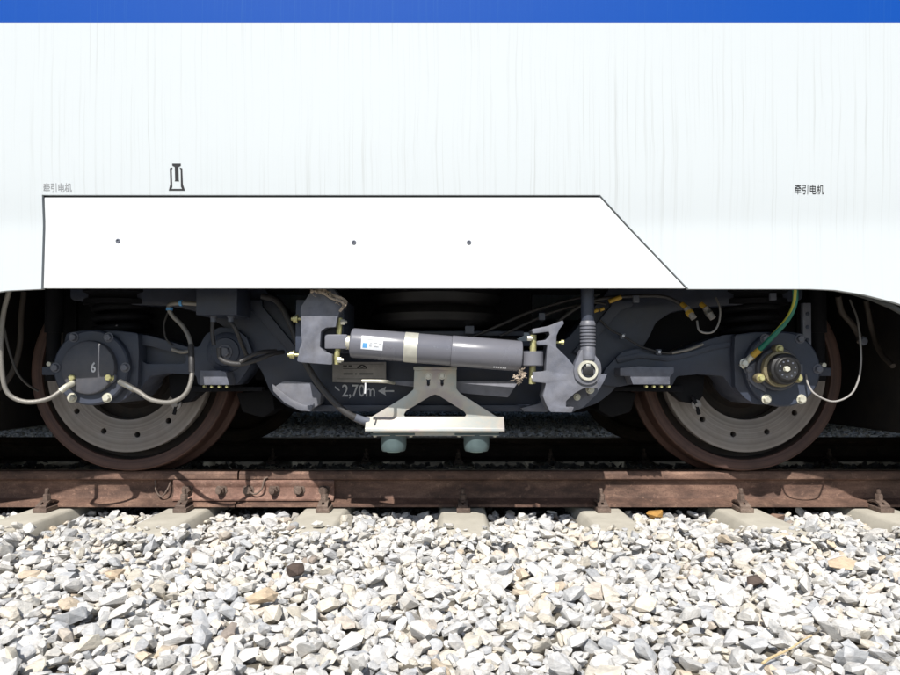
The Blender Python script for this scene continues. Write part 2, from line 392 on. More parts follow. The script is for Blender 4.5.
# ================================================================== SLEEPERS
SLX = [0.057+0.60*k for k in range(-5, 6)]
SL_TOP = -0.160
def sleeper_mesh():
    b = bmesh.new(); ys = [2.60, 2.63, 3.45, 3.89, 4.33, 5.15, 5.18]
    wt = [0.078, 0.088, 0.088, 0.074, 0.088, 0.088, 0.078]; tp = [-0.012, 0, 0.0, -0.03, 0.0, 0, -0.012]
    rings = []
    for y, h, t in zip(ys, wt, tp):
        z = SL_TOP+t
        rings.append([b.verts.new(p) for p in ((-h-0.035,y,z-0.2),(-h-0.022,y,z-0.045),(-h-0.006,y,z-0.006),(-h+0.006,y,z),(h-0.006,y,z),(h+0.006,y,z-0.006),(h+0.022,y,z-0.045),(h+0.035,y,z-0.2))])
    for A, B in zip(rings, rings[1:]):
        for i in range(8): b.faces.new((A[i], A[(i+1)%8], B[(i+1)%8], B[i]))
    b.faces.new(rings[0]); b.faces.new(rings[-1]); bevel_sharp(b, 0.004, 2, 25); return bm_mesh(b, 'sleeper')
sl_me = sleeper_mesh(); sl_me.materials.append(M['concrete']); finish_mesh(sl_me, 30)
def clip_mesh():
    b = bmesh.new()                                   # spring clip: bent bars pressing on the rail foot
    for x0, x1 in ((-0.030,-0.008),(0.008,0.030)):
        pr = [(-0.082,-0.168),(-0.074,-0.150),(-0.05,-0.141),(-0.012,-0.143),(0.012,-0.152),(0.012,-0.159),(-0.012,-0.151),(-0.05,-0.150),(-0.066,-0.157),(-0.072,-0.168)]
        A = [b.verts.new((x0,y,z)) for y, z in pr]; B = [b.verts.new((x1,y,z)) for y, z in pr]
        for i in range(len(pr)): b.faces.new((A[i], A[(i+1)%len(pr)], B[(i+1)%len(pr)], B[i]))
        b.faces.new(A); b.faces.new(B)
    tube_bm([(-0.032,-0.078,-0.162),(0.032,-0.078,-0.162)], 0.008, 8, b, 0, 0)
    box_bm(-0.040, 0.046, -0.098, 0.0, -0.186, -0.166, 0.004, b)
    bmesh.ops.translate(b, verts=b.verts, vec=(0,0.004,0.025)); bmesh.ops.scale(b, verts=b.verts, vec=(0.68,1,1)); return bm_mesh(b, 'clip')
clip_me = clip_mesh(); clip_me.materials.append(M['bolt_rust']); finish_mesh(clip_me, 40)
def cbolt_mesh():
    b = bmesh.new(); lathe_bm([(0.022,-0.142),(0.022,-0.134),(0.012,-0.133)], (0,-0.028,0), 'Z', 12, b)
    lathe_bm([(0.019,-0.133),(0.019,-0.112),(0.016,-0.108),(0.011,-0.108)], (0,-0.028,0), 'Z', 6, b)
    lathe_bm([(0.010,-0.108),(0.010,-0.088),(0.008,-0.085),(0,-0.085)], (0,-0.028,0), 'Z', 10, b); bmesh.ops.translate(b, verts=b.verts, vec=(0,-0.008,0.019)); bmesh.ops.scale(b, verts=b.verts, vec=(0.85,1,1)); return bm_mesh(b, 'clip_bolt')
cb_me = cbolt_mesh(); cb_me.materials.append(M['bolt_rust']); finish_mesh(cb_me, 30)
RAILY = [TRACK-0.7525, TRACK+0.7525]
names_sl = ['concrete sleeper out of the left edge of the picture', 'leftmost concrete sleeper end, partly buried in stones at the left edge', 'concrete sleeper end under the left end of the rusty fishplate',
            'concrete sleeper end under the right end of the rusty fishplate', 'concrete sleeper end in the middle, straight below the two sensors', 'concrete sleeper end just left of the ochre stone',
            'concrete sleeper end just right of the lowest point of the right wheel', 'rightmost concrete sleeper end, right of the brown stone', 'concrete sleeper beyond the right edge of the picture']
for k, x in enumerate(SLX):
    i = k-1
    if i < 0: lab = 'concrete sleeper furthest to the left, beyond the left edge of the picture'
    elif i > 8: lab = 'concrete sleeper furthest to the right, beyond the right edge of the picture'
    else: lab = names_sl[i]
    s = bpy.data.objects.new('sleeper', sl_me); COL.objects.link(s); s.location = (x+random.uniform(-.006,.006), 0, 0); tag(s, lab, 'sleeper', 'concrete sleepers under the rails')
    s.rotation_euler = (0,0,0)
    for ry in RAILY:
        for side in (1, -1):
            c = bpy.data.objects.new('rail_clip', clip_me); COL.objects.link(c); c.parent = s
            c.location = (0, ry-side*0.062, 0.0); c.rotation_euler = (0, 0, 0 if side == 1 else math.pi)
            o = bpy.data.objects.new('bolt', cb_me); COL.objects.link(o); o.parent = c
# ================================================================== BALLAST STONES
def hull_rock(n=15, e=(1,0.8,0.6)):
    """angular crushed stone: hull of a few points, unit long axis"""
    while True:
        b = bmesh.new()
        for _ in range(n):
            v = rng.normal(size=3); v /= np.linalg.norm(v)
            v = np.sign(v)*np.abs(v)**0.78; v = v*rng.uniform(0.80, 1.0)
            b.verts.new((v[0]*e[0], v[1]*e[1], v[2]*e[2]))
        r = bmesh.ops.convex_hull(b, input=b.verts[:])
        bmesh.ops.delete(b, geom=[g for g in r['geom_interior'] if isinstance(g, bmesh.types.BMVert)], context='VERTS')
        bmesh.ops.dissolve_limit(b, angle_limit=R(5), verts=b.verts[:], edges=b.edges[:])
        bmesh.ops.triangulate(b, faces=b.faces[:])
        bmesh.ops.recalc_face_normals(b, faces=b.faces[:])
        vs = np.array([v.co[:] for v in b.verts], 'f'); b.verts.index_update()
        fs = np.array([[v.index for v in f.verts] for f in b.faces], 'i'); b.free()
        if len(fs) > 8: return vs, fs
ROCKS = [hull_rock(int(rng.integers(13, 23)), (1, rng.uniform(0.6, 0.95), rng.uniform(0.30, 0.58))) for _ in range(90)]
LOW = [hull_rock(8, (1, 0.8, 0.65)) for _ in range(24)]
def rotm(q):
    q = q/np.linalg.norm(q); a, b, c, d = q
    return np.array([[1-2*(c*c+d*d), 2*(b*c-a*d), 2*(b*d+a*c)],[2*(b*c+a*d), 1-2*(b*b+d*d), 2*(c*d-a*b)],[2*(b*d-a*c), 2*(c*d+a*b), 1-2*(b*b+c*c)]])
def place_stones():
    X0, X1, Y0, Y1, C = -3.1, 3.1, 0.95, 3.18, 0.006
    nx, ny = int((X1-X0)/C), int((Y1-Y0)/C)
    gx = X0+(np.arange(nx)+.5)*C; gy = Y0+(np.arange(ny)+.5)*C
    H = np.full((ny, nx), -0.237, 'f'); sleeper = np.zeros((ny, nx), bool)
    for x in SLX:
        m = (np.abs(gx-x) < 0.098)[None, :] & (gy > 2.6)[:, None]; H[m] = SL_TOP; sleeper |= m
    low = np.array([0]); out = []; area = (X1-X0)*(Y1-Y0)
    und = lambda x, y: 0.014*math.sin(x*2.1+1)+0.010*math.sin(x*4.7+y*3.1)+0.008*math.sin(y*6.3+x*1.3)
    NS = 1100
    for it in range(19500):
        cover = it >= 19500-NS
        ri = int(rng.integers(len(ROCKS))); s = float(np.clip(rng.lognormal(math.log(0.0235), 0.30), 0.011, 0.042))
        if it > 14500: s = min(s, 0.019)
        if cover: s = float(rng.uniform(0.016, 0.030)) if it < 19100 else 0.014
        vs, fs = ROCKS[ri]
        q = np.array([1, *(rng.normal(size=2)*0.22), 0]); Rm = rotm(q); a = rng.uniform(0, 2*math.pi)
        Rz = np.array([[math.cos(a), -math.sin(a), 0],[math.sin(a), math.cos(a), 0],[0,0,1]]); Rt = Rz@Rm
        V = (vs@Rt.T)*s
        P0 = V[fs[:,0]]; n = np.cross(V[fs[:,1]]-P0, V[fs[:,2]]-P0); dd = (n*P0).sum(1)
        up = n[:,2] > 1e-9; dn = n[:,2] < -1e-9
        rx = V[:, :2].max(0); rn = V[:, :2].min(0)
        ox = np.arange(int(math.floor(rn[0]/C)), int(math.ceil(rx[0]/C))+1); oy = np.arange(int(math.floor(rn[1]/C)), int(math.ceil(rx[1]/C))+1)
        QX, QY = np.meshgrid(ox*C, oy*C)
        T = ((dd[up,None,None]-n[up,0,None,None]*QX-n[up,1,None,None]*QY)/n[up,2,None,None]).min(0)
        B = ((dd[dn,None,None]-n[dn,0,None,None]*QX-n[dn,1,None,None]*QY)/n[dn,2,None,None]).max(0)
        ok = T > B
        if not ok.any(): continue
        best = None
        for _ in range(7):
            ci = int(rng.integers(-ox[0], nx-ox[-1]-1)); cj = int(rng.integers(-oy[0], ny-oy[-1]-1))
            if cover:
                ci = int((SLX[int(rng.integers(len(SLX)))]+rng.uniform(-.15, .15)-X0)/C); cj = int((rng.uniform(2.50, 2.71)-Y0)/C)
                ci = min(max(ci, 12), nx-14)
            sub = H[cj+oy[0]:cj+oy[-1]+1, ci+ox[0]:ci+ox[-1]+1]
            gap = np.where(ok, sub-B, -9)
            # lean on the tallest contacts, sinking very slightly between neighbours
            z = float(np.sort(gap[ok])[-max(1, int(0.05*ok.sum()))])-0.001
            y = gy[cj]; x = gx[ci]
            lim = -0.170+und(x, y) if y < 2.75 else -0.168-0.02*(y-2.75)/0.4
            if y > 2.5 and y < 2.95: lim += 0.010
            top = z+float(T[ok].max())
            sl = (sleeper[cj+oy[0]:cj+oy[-1]+1, ci+ox[0]:ci+ox[-1]+1]&ok).any()
            if y > 3.0 and top > -0.146: continue
            if sl and y > 2.725+0.03*math.sin(x*9): continue
            if sl: lim = SL_TOP+0.030
            if cover: lim = SL_TOP+0.016
            if z > lim: continue
            if best is None or z < best[0]: best = (z, ci, cj)
        if best is None: continue
        z, ci, cj = best
        sub = H[cj+oy[0]:cj+oy[-1]+1, ci+ox[0]:ci+ox[-1]+1]
        sub[ok] = np.maximum(sub[ok], (z+T)[ok])
        out.append((ri, Rt*s, np.array([gx[ci], gy[cj], z]), s))
    return out, (H, X0, Y0, C)
stones, (HM, HX0, HY0, HC) = place_stones()
def surf(x, y):
    j = int((y-HY0)/HC); i = int((x-HX0)/HC); return float(HM[j-2:j+3, i-2:i+3].max())
# the 300 showing largest: in view, near, and on top of the pile
def score(st):
    ri, A, c, s = st
    px = 450+c[0]/c[1]*FPX
    if not (-10 < px < 910) or c[1] < 1.36: return -1
    hs = float(np.median(HM[int((c[1]-HY0)/HC)-3:int((c[1]-HY0)/HC)+4, int((c[0]-HX0)/HC)-3:int((c[0]-HX0)/HC)+4]))
    if c[2] < hs-s*0.75: return -1
    return s/c[1]
sc = np.array([score(s) for s in stones]); order = np.argsort(-sc); near = set(int(i) for i in order[:300])
rock_me = []
for vs, fs in ROCKS:
    me = bpy.data.meshes.new('stone'); me.from_pydata([tuple(map(float, v)) for v in vs], [], [tuple(map(int, f)) for f in fs]); me.materials.append(M['stone']); finish_mesh(me, 0); rock_me.append(me)
BL = WL[ballast.name]
for i in near:
    ri, A, c, s = stones[i]; o = bpy.data.objects.new('stone', rock_me[ri]); COL.objects.link(o); o.parent = ballast
    m4 = Matrix([[*A[0], c[0]-BL.x],[*A[1], c[1]-BL.y],[*A[2], c[2]-BL.z],[0,0,0,1]]); o.matrix_local = m4
def mass(name, items, lib, mat, parent):
    V, F, Tn = [], [], []; off = 0
    for ri, A, c, s in items:
        vs, fs = lib[ri]; V.append(vs@A.T+c); F.append(fs+off); off += len(vs); Tn.append(np.full(len(vs), rng.random()))
    V = np.concatenate(V).astype('f'); F = np.concatenate(F); Tn = np.concatenate(Tn).astype('f')
    me = bpy.data.meshes.new(name); me.vertices.add(len(V)); me.vertices.foreach_set('co', V.ravel())
    me.loops.add(F.size); me.loops.foreach_set('vertex_index', F.ravel().astype('i'))
    me.polygons.add(len(F)); me.polygons.foreach_set('loop_start', np.arange(0, F.size, 3, dtype='i')); me.update(); me.validate()
    at = me.attributes.new('tone', 'FLOAT', 'POINT'); at.data.foreach_set('value', Tn)
    o = link(name, me, mat, parent, smooth=0); o['kind'] = 'stuff'; return o
mass('loose_stones', [s for i, s in enumerate(stones) if i not in near], ROCKS, M['stones'], ballast)
def scatter(x0, x1, y0, y1, sp, size, zf):
    out = []
    for y in np.arange(y0, y1, sp):
        for x in np.arange(x0, x1, sp):
            s = float(np.clip(rng.lognormal(math.log(size), 0.25), 0.012, 0.05)); q = np.array([1, *(rng.normal(size=2)*0.4), rng.normal()*3])
            out.append((int(rng.integers(len(LOW))), rotm(q)*s, np.array([x+rng.uniform(-.5,.5)*sp, y+rng.uniform(-.5,.5)*sp, zf(x, y)+0.025+rng.uniform(-.012,.012)]), s))
    return out
mass('stones_between_rails', scatter(-4.0, 4.0, 3.16, 5.2, 0.052, 0.027, lambda x, y: -0.243 if y < 3.32 or 4.50 < y < 4.80 else -0.190), LOW, M['stoneshade'], ballast)
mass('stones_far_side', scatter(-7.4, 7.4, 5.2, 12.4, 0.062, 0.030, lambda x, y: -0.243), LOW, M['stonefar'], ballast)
def odd_stone(px, py, size, mat, lab, lib, sq=(1,0.85,0.8), dflat=None, rz=0.4):
    d = CAMZ+0.20; d = FPX*(CAMZ+0.155)/(py-370); d = min(d, 3.00); p = W(px, py, d); z = surf(p.x, d)
    vs, fs = ROCKS[lib]; me = bpy.data.meshes.new('stone')
    n = vs/np.abs(vs).max(0); c, s = math.cos(rz), math.sin(rz)
    V = n*np.array(sq)*size; V = V@np.array([[c,s,0],[-s,c,0],[0,0,1]])+np.array([p.x, d, z+size*sq[2]*0.55])
    me.from_pydata([tuple(map(float, v)) for v in V], [], [tuple(map(int, f)) for f in fs])
    o = link('stone', me, mat, ballast, smooth=0, label=lab); return o
odd_stone(655, 507, 0.038, M['ochre'], 'bright ochre stone against the rail foot', 4, (1,0.8,0.62))
odd_stone(775, 507, 0.045, M['redbrown'], 'reddish brown stone against the rail foot', 9, (1,0.7,0.5))
odd_stone(756, 569, 0.033, M['brown'], 'dark brown stone lying on pale ballast', 12, (1.0,0.7,0.55))
odd_stone(842, 556, 0.050, M['tan'], 'broad tan stone', 20, (1,0.7,0.42))
odd_stone(262, 585, 0.045, M['tan'], 'tan flat topped stone', 33, (1,0.7,0.5), rz=0.1)
odd_stone(116, 558, 0.034, M['tan'], 'cream yellow stone', 21, (1,0.8,0.45), rz=0.8)
odd_stone(295, 562, 0.030, M['brown'], 'dark brown stone in front of the right end of the fishplate', 40, (1,0.7,0.7))
# dry stalk lying on the stones at lower right
pts = []
for t in np.linspace(0, 1, 7):
    px, py = 762+(812-762)*t, 646+(626-646)*t; d = FPX*(CAMZ+0.165)/(py-370); p = W(px, py, d); pts.append(Vector((p.x, d, 0)))
zz = [surf(p.x, p.y) for p in pts]; lin = np.polyfit(np.linspace(0,1,7), zz, 1); offz = max(z-np.polyval(lin, t) for z, t in zip(zz, np.linspace(0,1,7)))
for p, t in zip(pts, np.linspace(0,1,7)): p.z = np.polyval(lin, t)+offz*0.8+0.003+0.002*math.sin(t*9)
tag(link('dry_stalk', bm_mesh(tube_bm(pts, lambda t: 0.0032-0.0016*t, 7)), M['straw'], None, smooth=50), 'dry straw coloured stalk lying on the white ballast stones', 'stalk')

# ================================================================== RAILS
def rail_profile():
    h = [(-0.068,-0.176),(-0.068,-0.165),(-0.040,-0.154),(-0.0125,-0.143),(-0.0085,-0.125),(-0.0082,-0.070),(-0.012,-0.054),(-0.034,-0.044),(-0.0365,-0.040),(-0.0352,-0.014),(-0.030,-0.004),(-0.016,0.0)]
    h = [(x, z*0.864) for x, z in h]
    return h+[(-x, z) for x, z in reversed(h)]
def rail_mesh(x0, x1, yc):
    b = bmesh.new(); n = max(2, int((x1-x0)/0.25)); pr = rail_profile(); rings = []
    for i in range(n+1):
        x = x0+(x1-x0)*i/n; rings.append([b.verts.new((x, yc+p[0], p[1])) for p in pr])
    for A, B in zip(rings, rings[1:]):
        for i in range(len(pr)): b.faces.new((A[i], A[(i+1)%len(pr)], B[(i+1)%len(pr)], B[i]))
    b.faces.new(rings[0]); b.faces.new(rings[-1]); return bm_mesh(b)
XJ = W(238, 480, 3.1).x
def rail(x0, x1, yc, lab, mat='rail'):
    o = link('rail', rail_mesh(x0, x1, yc), M[mat], None, smooth=25); tag(o, lab, 'rail', 'rusty steel rails of the track')
    o.data.materials.append(M['railtop'] if mat == 'rail' else M['rail_shade'])
    for p in o.data.polygons:
        if p.normal.z > 0.6 and p.center.z+WL[o.name].z > -0.01: p.material_index = 1
    return o
r1 = rail(-5.5, XJ-0.004, RAILY[0], 'rusty near rail left of the bolted joint')
r2 = rail(XJ+0.004, 5.5, RAILY[0], 'rusty near rail right of the bolted joint, under both sensors')
r3 = rail(-5.5, 5.5, RAILY[1], 'shaded rail on the far side of the track', 'rail_shade')
def fishplate(x0, x1, yc, side, parent):
    pr = [(0.012,-0.143),(0.030,-0.146),(0.050,-0.150),(0.052,-0.140),(0.034,-0.126),(0.030,-0.110),(0.030,-0.084),(0.036,-0.072),(0.040,-0.058),(0.040,-0.050),(0.033,-0.046),(0.012,-0.055)]
    pr = [(p, q*0.864) for p, q in pr]
    b = bmesh.new(); A = [b.verts.new((x0, yc-side*p[0], p[1])) for p in pr]; B = [b.verts.new((x1, yc-side*p[0], p[1])) for p in pr]
    for i in range(len(pr)): b.faces.new((A[i], A[(i+1)%len(pr)], B[(i+1)%len(pr)], B[i]))
    b.faces.new(A); b.faces.new(B); bevel_sharp(b, 0.002, 2, 25); return link('fishplate', bm_mesh(b), M['plate_rust'], parent)
fx0, fx1 = W(173, 485, 3.1).x, W(334, 485, 3.1).x
fp = fishplate(fx0, fx1, RAILY[0], 1, r2); fishplate(fx0, fx1, RAILY[0], -1, r2)
bxs = [W(p, 485, 3.1).x for p in (187, 221, 248, 274, 299, 324)]
for k, x in enumerate(bxs):
    o = bolt(0,0,0, 0.019, M['bolt_rust'], fp, h=0.026, world=Vector((x, RAILY[0]-0.030, -0.084)))
    if k % 2 == 1:                                     # threaded end and nut stand well proud
        lathe('bolt_end', [(0,-0.052),(0.0115,-0.050),(0.0125,-0.047),(0.0125,0)], (x, RAILY[0]-0.028, -0.084), M['bolt_rust'], fp, seg=12)
tubew('bond_wire', [Vector((W(p[0],480,3.07).x, RAILY[0]-0.040-p[2], W(p[0],p[1],3.08).z)) for p in ((246,486,0),(249,492,.01),(255,494,.016),(261,489,.014),(263,480,.006),(266,478,0.0))], 0.0042, M['bolt_rust'], r2, 8)
tubew('bond_wire', [Vector((W(p[0],480,3.07).x, RAILY[0]-0.012-p[2], W(p[0],p[1],3.08).z)) for p in ((150,480,0.0),(153,492,.02),(160,497,.03),(165,489,.02),(166,482,0.0))], 0.0042, M['bolt_rust'], r1, 8)

# ================================================================== TRAIN CARRIAGE BODY
CARX = W(436.5, 370, 3.08).x
car = thing('train_carriage', 'white train carriage body with a blue stripe and a flush skirt panel above the bogie', 'train carriage', (CARX, TRACK, 1.0))
Z288 = W(450, 288, 2.43).z; Z195 = W(450, 195.5, 2.41).z; Z228 = W(450, 228, 2.43).z; Z21 = W(450, 21.5, 2.38).z
_zs = np.linspace(0, 2.2-Z228, 400); _sl = (0.035+0.115*np.exp(-_zs/0.16))*(1-np.exp(-_zs/0.018))
_yy = np.concatenate([[0], np.cumsum((_sl[1:]+_sl[:-1])/2*np.diff(_zs))])
def body_y(z):
    """the side leans out slightly above the vertical skirt"""
    if z <= Z228: return 2.43
    if z <= 2.2: return 2.43-float(np.interp(z-Z228, _zs, _yy))
    y = 2.43-float(_yy[-1])
    if z <= 3.2: return y+0.12*((z-2.2)/1.0)**2
    return y+0.12+0.9*((z-3.2)/1.0)**1.4
TH = 0.022
def clad(name, xl, xr, zb, zt, mat, nu=24, nv=14, th=TH, off=0.0, label=None):
    """curved sheet following the body side; xl, xr functions of z; zb function of x"""
    b = bmesh.new(); F, K = [], []
    for j in range(nv+1):
        v = j/nv; rf, rk = [], []
        for i in range(nu+1):
            u = i/nu; xbase = xl(Z288)+(xr(Z288)-xl(Z288))*u; z0 = zb(xbase); z = z0+(zt-z0)*v
            x = xl(z)+(xr(z)-xl(z))*u; y = body_y(z)-off
            rf.append(b.verts.new((x, y, z))); rk.append(b.verts.new((x, y+th, z)))
        F.append(rf); K.append(rk)
    for j in range(nv):
        for i in range(nu):
            b.faces.new((F[j][i], F[j][i+1], F[j+1][i+1], F[j+1][i])); b.faces.new((K[j][i], K[j+1][i], K[j+1][i+1], K[j][i+1]))
    for i in range(nu): b.faces.new((F[0][i], K[0][i], K[0][i+1], F[0][i+1])); b.faces.new((F[nv][i], F[nv][i+1], K[nv][i+1], K[nv][i]))
    for j in range(nv): b.faces.new((F[j][0], F[j+1][0], K[j+1][0], K[j][0])); b.faces.new((F[j][nu], K[j][nu], K[j+1][nu], F[j+1][nu]))
    me = bm_mesh(b); return link(name, me, mat, car, label=label, smooth=40)
LX = W(42.5, 288, 2.43).x
DX1, DX0 = W(601, 197, 2.405).x, W(686.5, 288, 2.43).x
GAP = 0.0046
def left_edge(z): return LX
def diag(z): return DX0+(DX1-DX0)*(z-Z288)/(Z195-Z288)
def zbot(x):
    xr_ = W(815, 290, 2.43).x; xl_ = W(44, 289, 2.43).x; z = Z288-0.003
    if x > xr_: t = x-xr_; z -= 0.85*t*t if t < 0.62 else 0.85*0.62**2+0.35*(t-0.62)
    if x < xl_: t = xl_-x; z -= 0.35*t*t if t < 0.7 else 0.35*0.49+0.3*(t-0.7)
    return max(z, 0.24)
HL = 8.5
clad('side_wall', lambda z: -HL, lambda z: HL, lambda x: Z195+GAP, Z21, M['white'], 40, 24)
clad('stripe', lambda z: -HL, lambda z: HL, lambda x: Z21+0.0005, Z21+0.32, M['blue'], 20, 4, label='blue stripe along the body side')
clad('upper_side_wall', lambda z: -HL, lambda z: HL, lambda x: Z21+0.3205, 4.0, M['white'], 20, 26)
clad('skirt', lambda z: -HL, lambda z: LX-GAP, zbot, Z195+GAP, M['white'], 60, 12)
clad('skirt', lambda z: diag(z)+GAP, lambda z: HL, zbot, Z195+GAP, M['white'], 90, 12)
ap = clad('access_panel', lambda z: LX+GAP, lambda z: diag(z)-GAP, lambda x: Z288, Z195-GAP, M['panel'], 30, 12, label='clean white access panel with a slanted right end')
# dark rubber seal behind the upper and slanted gaps
def seal(path, w):
    b = bmesh.new(); prev = None
    for (x, z), (nx_, nz_) in path:
        y = body_y(z)+TH*0.55
        cur = [b.verts.new((x-nx_*w, y, z-nz_*w)), b.verts.new((x+nx_*w, y, z+nz_*w)), b.verts.new((x+nx_*w, y+0.012, z+nz_*w)), b.verts.new((x-nx_*w, y+0.012, z-nz_*w))]
        if prev:
            for i in range(4): b.faces.new((prev[i], prev[(i+1)%4], cur[(i+1)%4], cur[i]))
        else: b.faces.new(cur)
        prev = cur
    b.faces.new(prev); return link('seal', bm_mesh(b), M['rubber'], car)
seal([((LX-0.006+(DX1-LX)*t, Z195), (0, 1)) for t in np.linspace(0, 1, 9)], 0.0045)
dn = Vector((Z195-Z288, DX0-DX1)).normalized()
seal([((diag(z), z), (dn.x, dn.y)) for z in np.linspace(Z288+0.004, Z195-0.003, 8)], 0.0044)
for px, py in ((118,241),(354,242.5),(469,242.5)):
    p = W(px, py, 2.43); sc_ = lathe('screw', [(0,-0.0005),(0.0035,-0.0005),(0.0045,-0.003),(0.0065,-0.003),(0.0082,-0.0012),(0.0082,0.002)], (p.x, 2.43, p.z), M['gland'], ap, seg=14)
    lathe('socket', [(0,-0.0042),(0.0034,-0.0042),(0.0034,-0.0034)], (p.x, 2.43, p.z), M['darkpaint'], sc_, seg=6) if False else None
yb = body_y(W(60,184,2.41).z)
conform(text('lettering', '牵引电机', 43, 71.5, 183, 192, yb-0.0012, M['greypaint'], car, label='faint grey lettering at the left'))
conform(text('lettering', '牵引电机', 795, 824, 184.5, 194, yb-0.0012, M['darkpaint'], car, label='dark lettering at the right'))
# jacking point pictogram
b = bmesh.new(); dj = body_y(W(176,176,2.4).z)-0.0012
for poly in ([(172.5,164),(181,164),(181,166),(178.6,167.2),(178.6,180),(179,181),(174.6,181),(175,180),(175,167.2),(172.5,166)],
             [(170,168.5),(172.5,167.8),(172.5,168.8),(171.8,169.3),(171.9,186.5),(170.8,188.6),(181.6,188.6),(180.6,186.5),(180.8,169.3),(180.0,168.8),(180.0,167.8),(182.4,168.5),(182.6,184),(184.5,190.2),(168.3,190.2),(170,184)]):
    plate_bm(PX(poly, dj), dj, 0.0009, 0.0, bm=b)
conform(link('jacking_mark', bm_mesh(b), M['darkpaint'], car, smooth=0))
# the rest of the carriage shell, so that it has depth and casts the right shadow
FY = 2*TRACK-2.40
rb = bmesh.new(); prof = [(body_y(4.0)+0.02, 4.0), (3.2, 4.22), (TRACK, 4.28), (2*TRACK-3.2, 4.22), (2*TRACK-body_y(4.0), 4.0), (2*TRACK-2.5, 3.2), (2*TRACK-2.385, 2.2), (2*TRACK-2.385, 1.0), (2*TRACK-2.43, Z288)]
A = [rb.verts.new((-HL, y, z)) for y, z in prof]; B_ = [rb.verts.new((HL, y, z)) for y, z in prof]
for i in range(len(prof)-1): rb.faces.new((A[i], B_[i], B_[i+1], A[i+1]))
link('roof', bm_mesh(rb), M['white'], car)
box('floor', -HL, HL, 2.47, 2*TRACK-2.45, 1.02, 1.12, M['black'], car)
WX0, WX1 = CARX-2.02, CARX+2.06                        # ends of the bogie well
box('equipment_case', WX1, HL, 2.66, 2*TRACK-2.52, 0.16, 1.015, M['case'], car, 0.03)
box('equipment_case', -HL, WX0, 2.66, 2*TRACK-2.52, 0.16, 1.015, M['case'], car, 0.03)
for x0, x1 in ((WX1, HL), (-HL, WX0)):
    box('support_rail', x0+0.1, x1-0.1, 2.50, 2.64, 0.62, 0.66, M['black'], car)
def fairing(x0, x1, n=50):
    b = bmesh.new(); G = []
    for i in range(n+1):
        x = x0+(x1-x0)*i/n; z = zbot(x)
        sec = [(2.453, z+0.004), (2.470, z+0.002), (2.56, z+0.045), (2.655, z+0.13), (2.655, z+0.145), (2.55, z+0.06), (2.470, z+0.016), (2.453, z+0.018)]
        G.append([b.verts.new((x, y, zz)) for y, zz in sec])
    for A, B in zip(G, G[1:]):
        for i in range(8): b.faces.new((A[i], A[(i+1)%8], B[(i+1)%8], B[i]))
    b.faces.new(G[0]); b.faces.new(G[-1]); return link('fairing', bm_mesh(b), M['fairing'], car, smooth=40)
fairing(W(800,290,2.45).x, 4.5); fairing(-4.5, W(38,290,2.45).x)
# skirt stiffeners and longitudinal edge beam behind the panels
box('edge_beam', WX0, WX1, 2.475, 2.56, 0.815, 0.90, M['black'], car)
for px in (60, 250, 400, 560, 700): 
    x = W(px, 288, 2.47).x; box('stiffener', x, x+0.03, 2.455, 2.475, Z288+0.02, 0.90, M['black'], car, 0.002)

shade_car = thing('train_carriage', 'added unseen second carriage on the next track, shading the far ballast', 'train carriage', (0, 9.0, 1.0))  # added only to keep sun off the ballast beyond the far rail
box('side_wall', -12, 12, 7.36, 7.40, 0.36, 4.0, M['white'], shade_car); box('roof', -12, 12, 7.36, 10.6, 4.0, 4.2, M['white'], shade_car, 0.05)
box('shade_car_base', -12, 12, 7.42, 10.56, 0.34, 1.1, M['black'], shade_car)
# ================================================================== BOGIE
bog = thing('bogie', 'dark slate two axle bogie with rusty wheels and a grey horizontal yaw damper', 'bogie', (CARX, TRACK, 0.0))
AX = [CARX-1.35, CARX+1.35]; AZ = 0.445; WF = 3.08
def wheel(cx, yf, s, near):
    """yf: outer face distance, s=+1 inner side lies further away"""
    wc = (cx, yf, AZ); k = s
    base = lathe('wheel', [(0.085,0.02*k),(0.14,0.02*k),(0.17,0.045*k),(0.36,0.06*k),(0.385,0.05*k),(0.392,0.012*k),(0.396,0.0075*k)], wc, M['wheelweb'], bog, seg=72, origin=wc)
    ty = lathe('tyre', [(0.396,0.030*k),(0.392,0.012*k),(0.394,0.003*k),(0.400,0.0),(0.436,0.0),(0.4405,0.004*k),(0.4445,0.022*k),(0.446,0.070*k),(0.449,0.094*k),(0.459,0.104*k),(0.470,0.112*k),(0.474,0.122*k),(0.466,0.132*k),(0.440,0.135*k),(0.40,0.135*k),(0.385,0.12*k)], wc, M['rim'] if near else M['wheelweb'], base, seg=96, origin=wc, smooth=30)  # far tyres take the dark web colour as painted shade
    if near:
        # ventilated brake disc bolted on the wheel, with real through holes
        out = [(0.358*math.cos(2*math.pi*i/96), 0.358*math.sin(2*math.pi*i/96)) for i in range(96)]
        holes = [[(0.217*math.cos(-2*math.pi*i/72), 0.217*math.sin(-2*math.pi*i/72)) for i in range(72)]]
        for q in range(12):
            a = 2*math.pi*q/12-math.pi/2+R(9.0 if cx < 0 else -11.0); hx, hz = 0.285*math.cos(a), 0.285*math.sin(a)
            holes.append([(hx+0.0125*math.cos(-2*math.pi*i/12), hz+0.0125*math.sin(-2*math.pi*i/12)) for i in range(12)])
        pb = plate_bm(out, yf-0.022, 0.055, 0.002, holes); bmesh.ops.translate(pb, verts=pb.verts, vec=(cx, 0, AZ))
        link('brake_disc', bm_mesh(pb), M['disc'], base, origin=(cx, yf, AZ), smooth=30)
        lathe('hub', [(0.0,-0.02),(0.085,-0.02),(0.125,0.0),(0.15,0.022),(0.155,0.05)], wc, M['wheelweb'], base, seg=40)
    return base
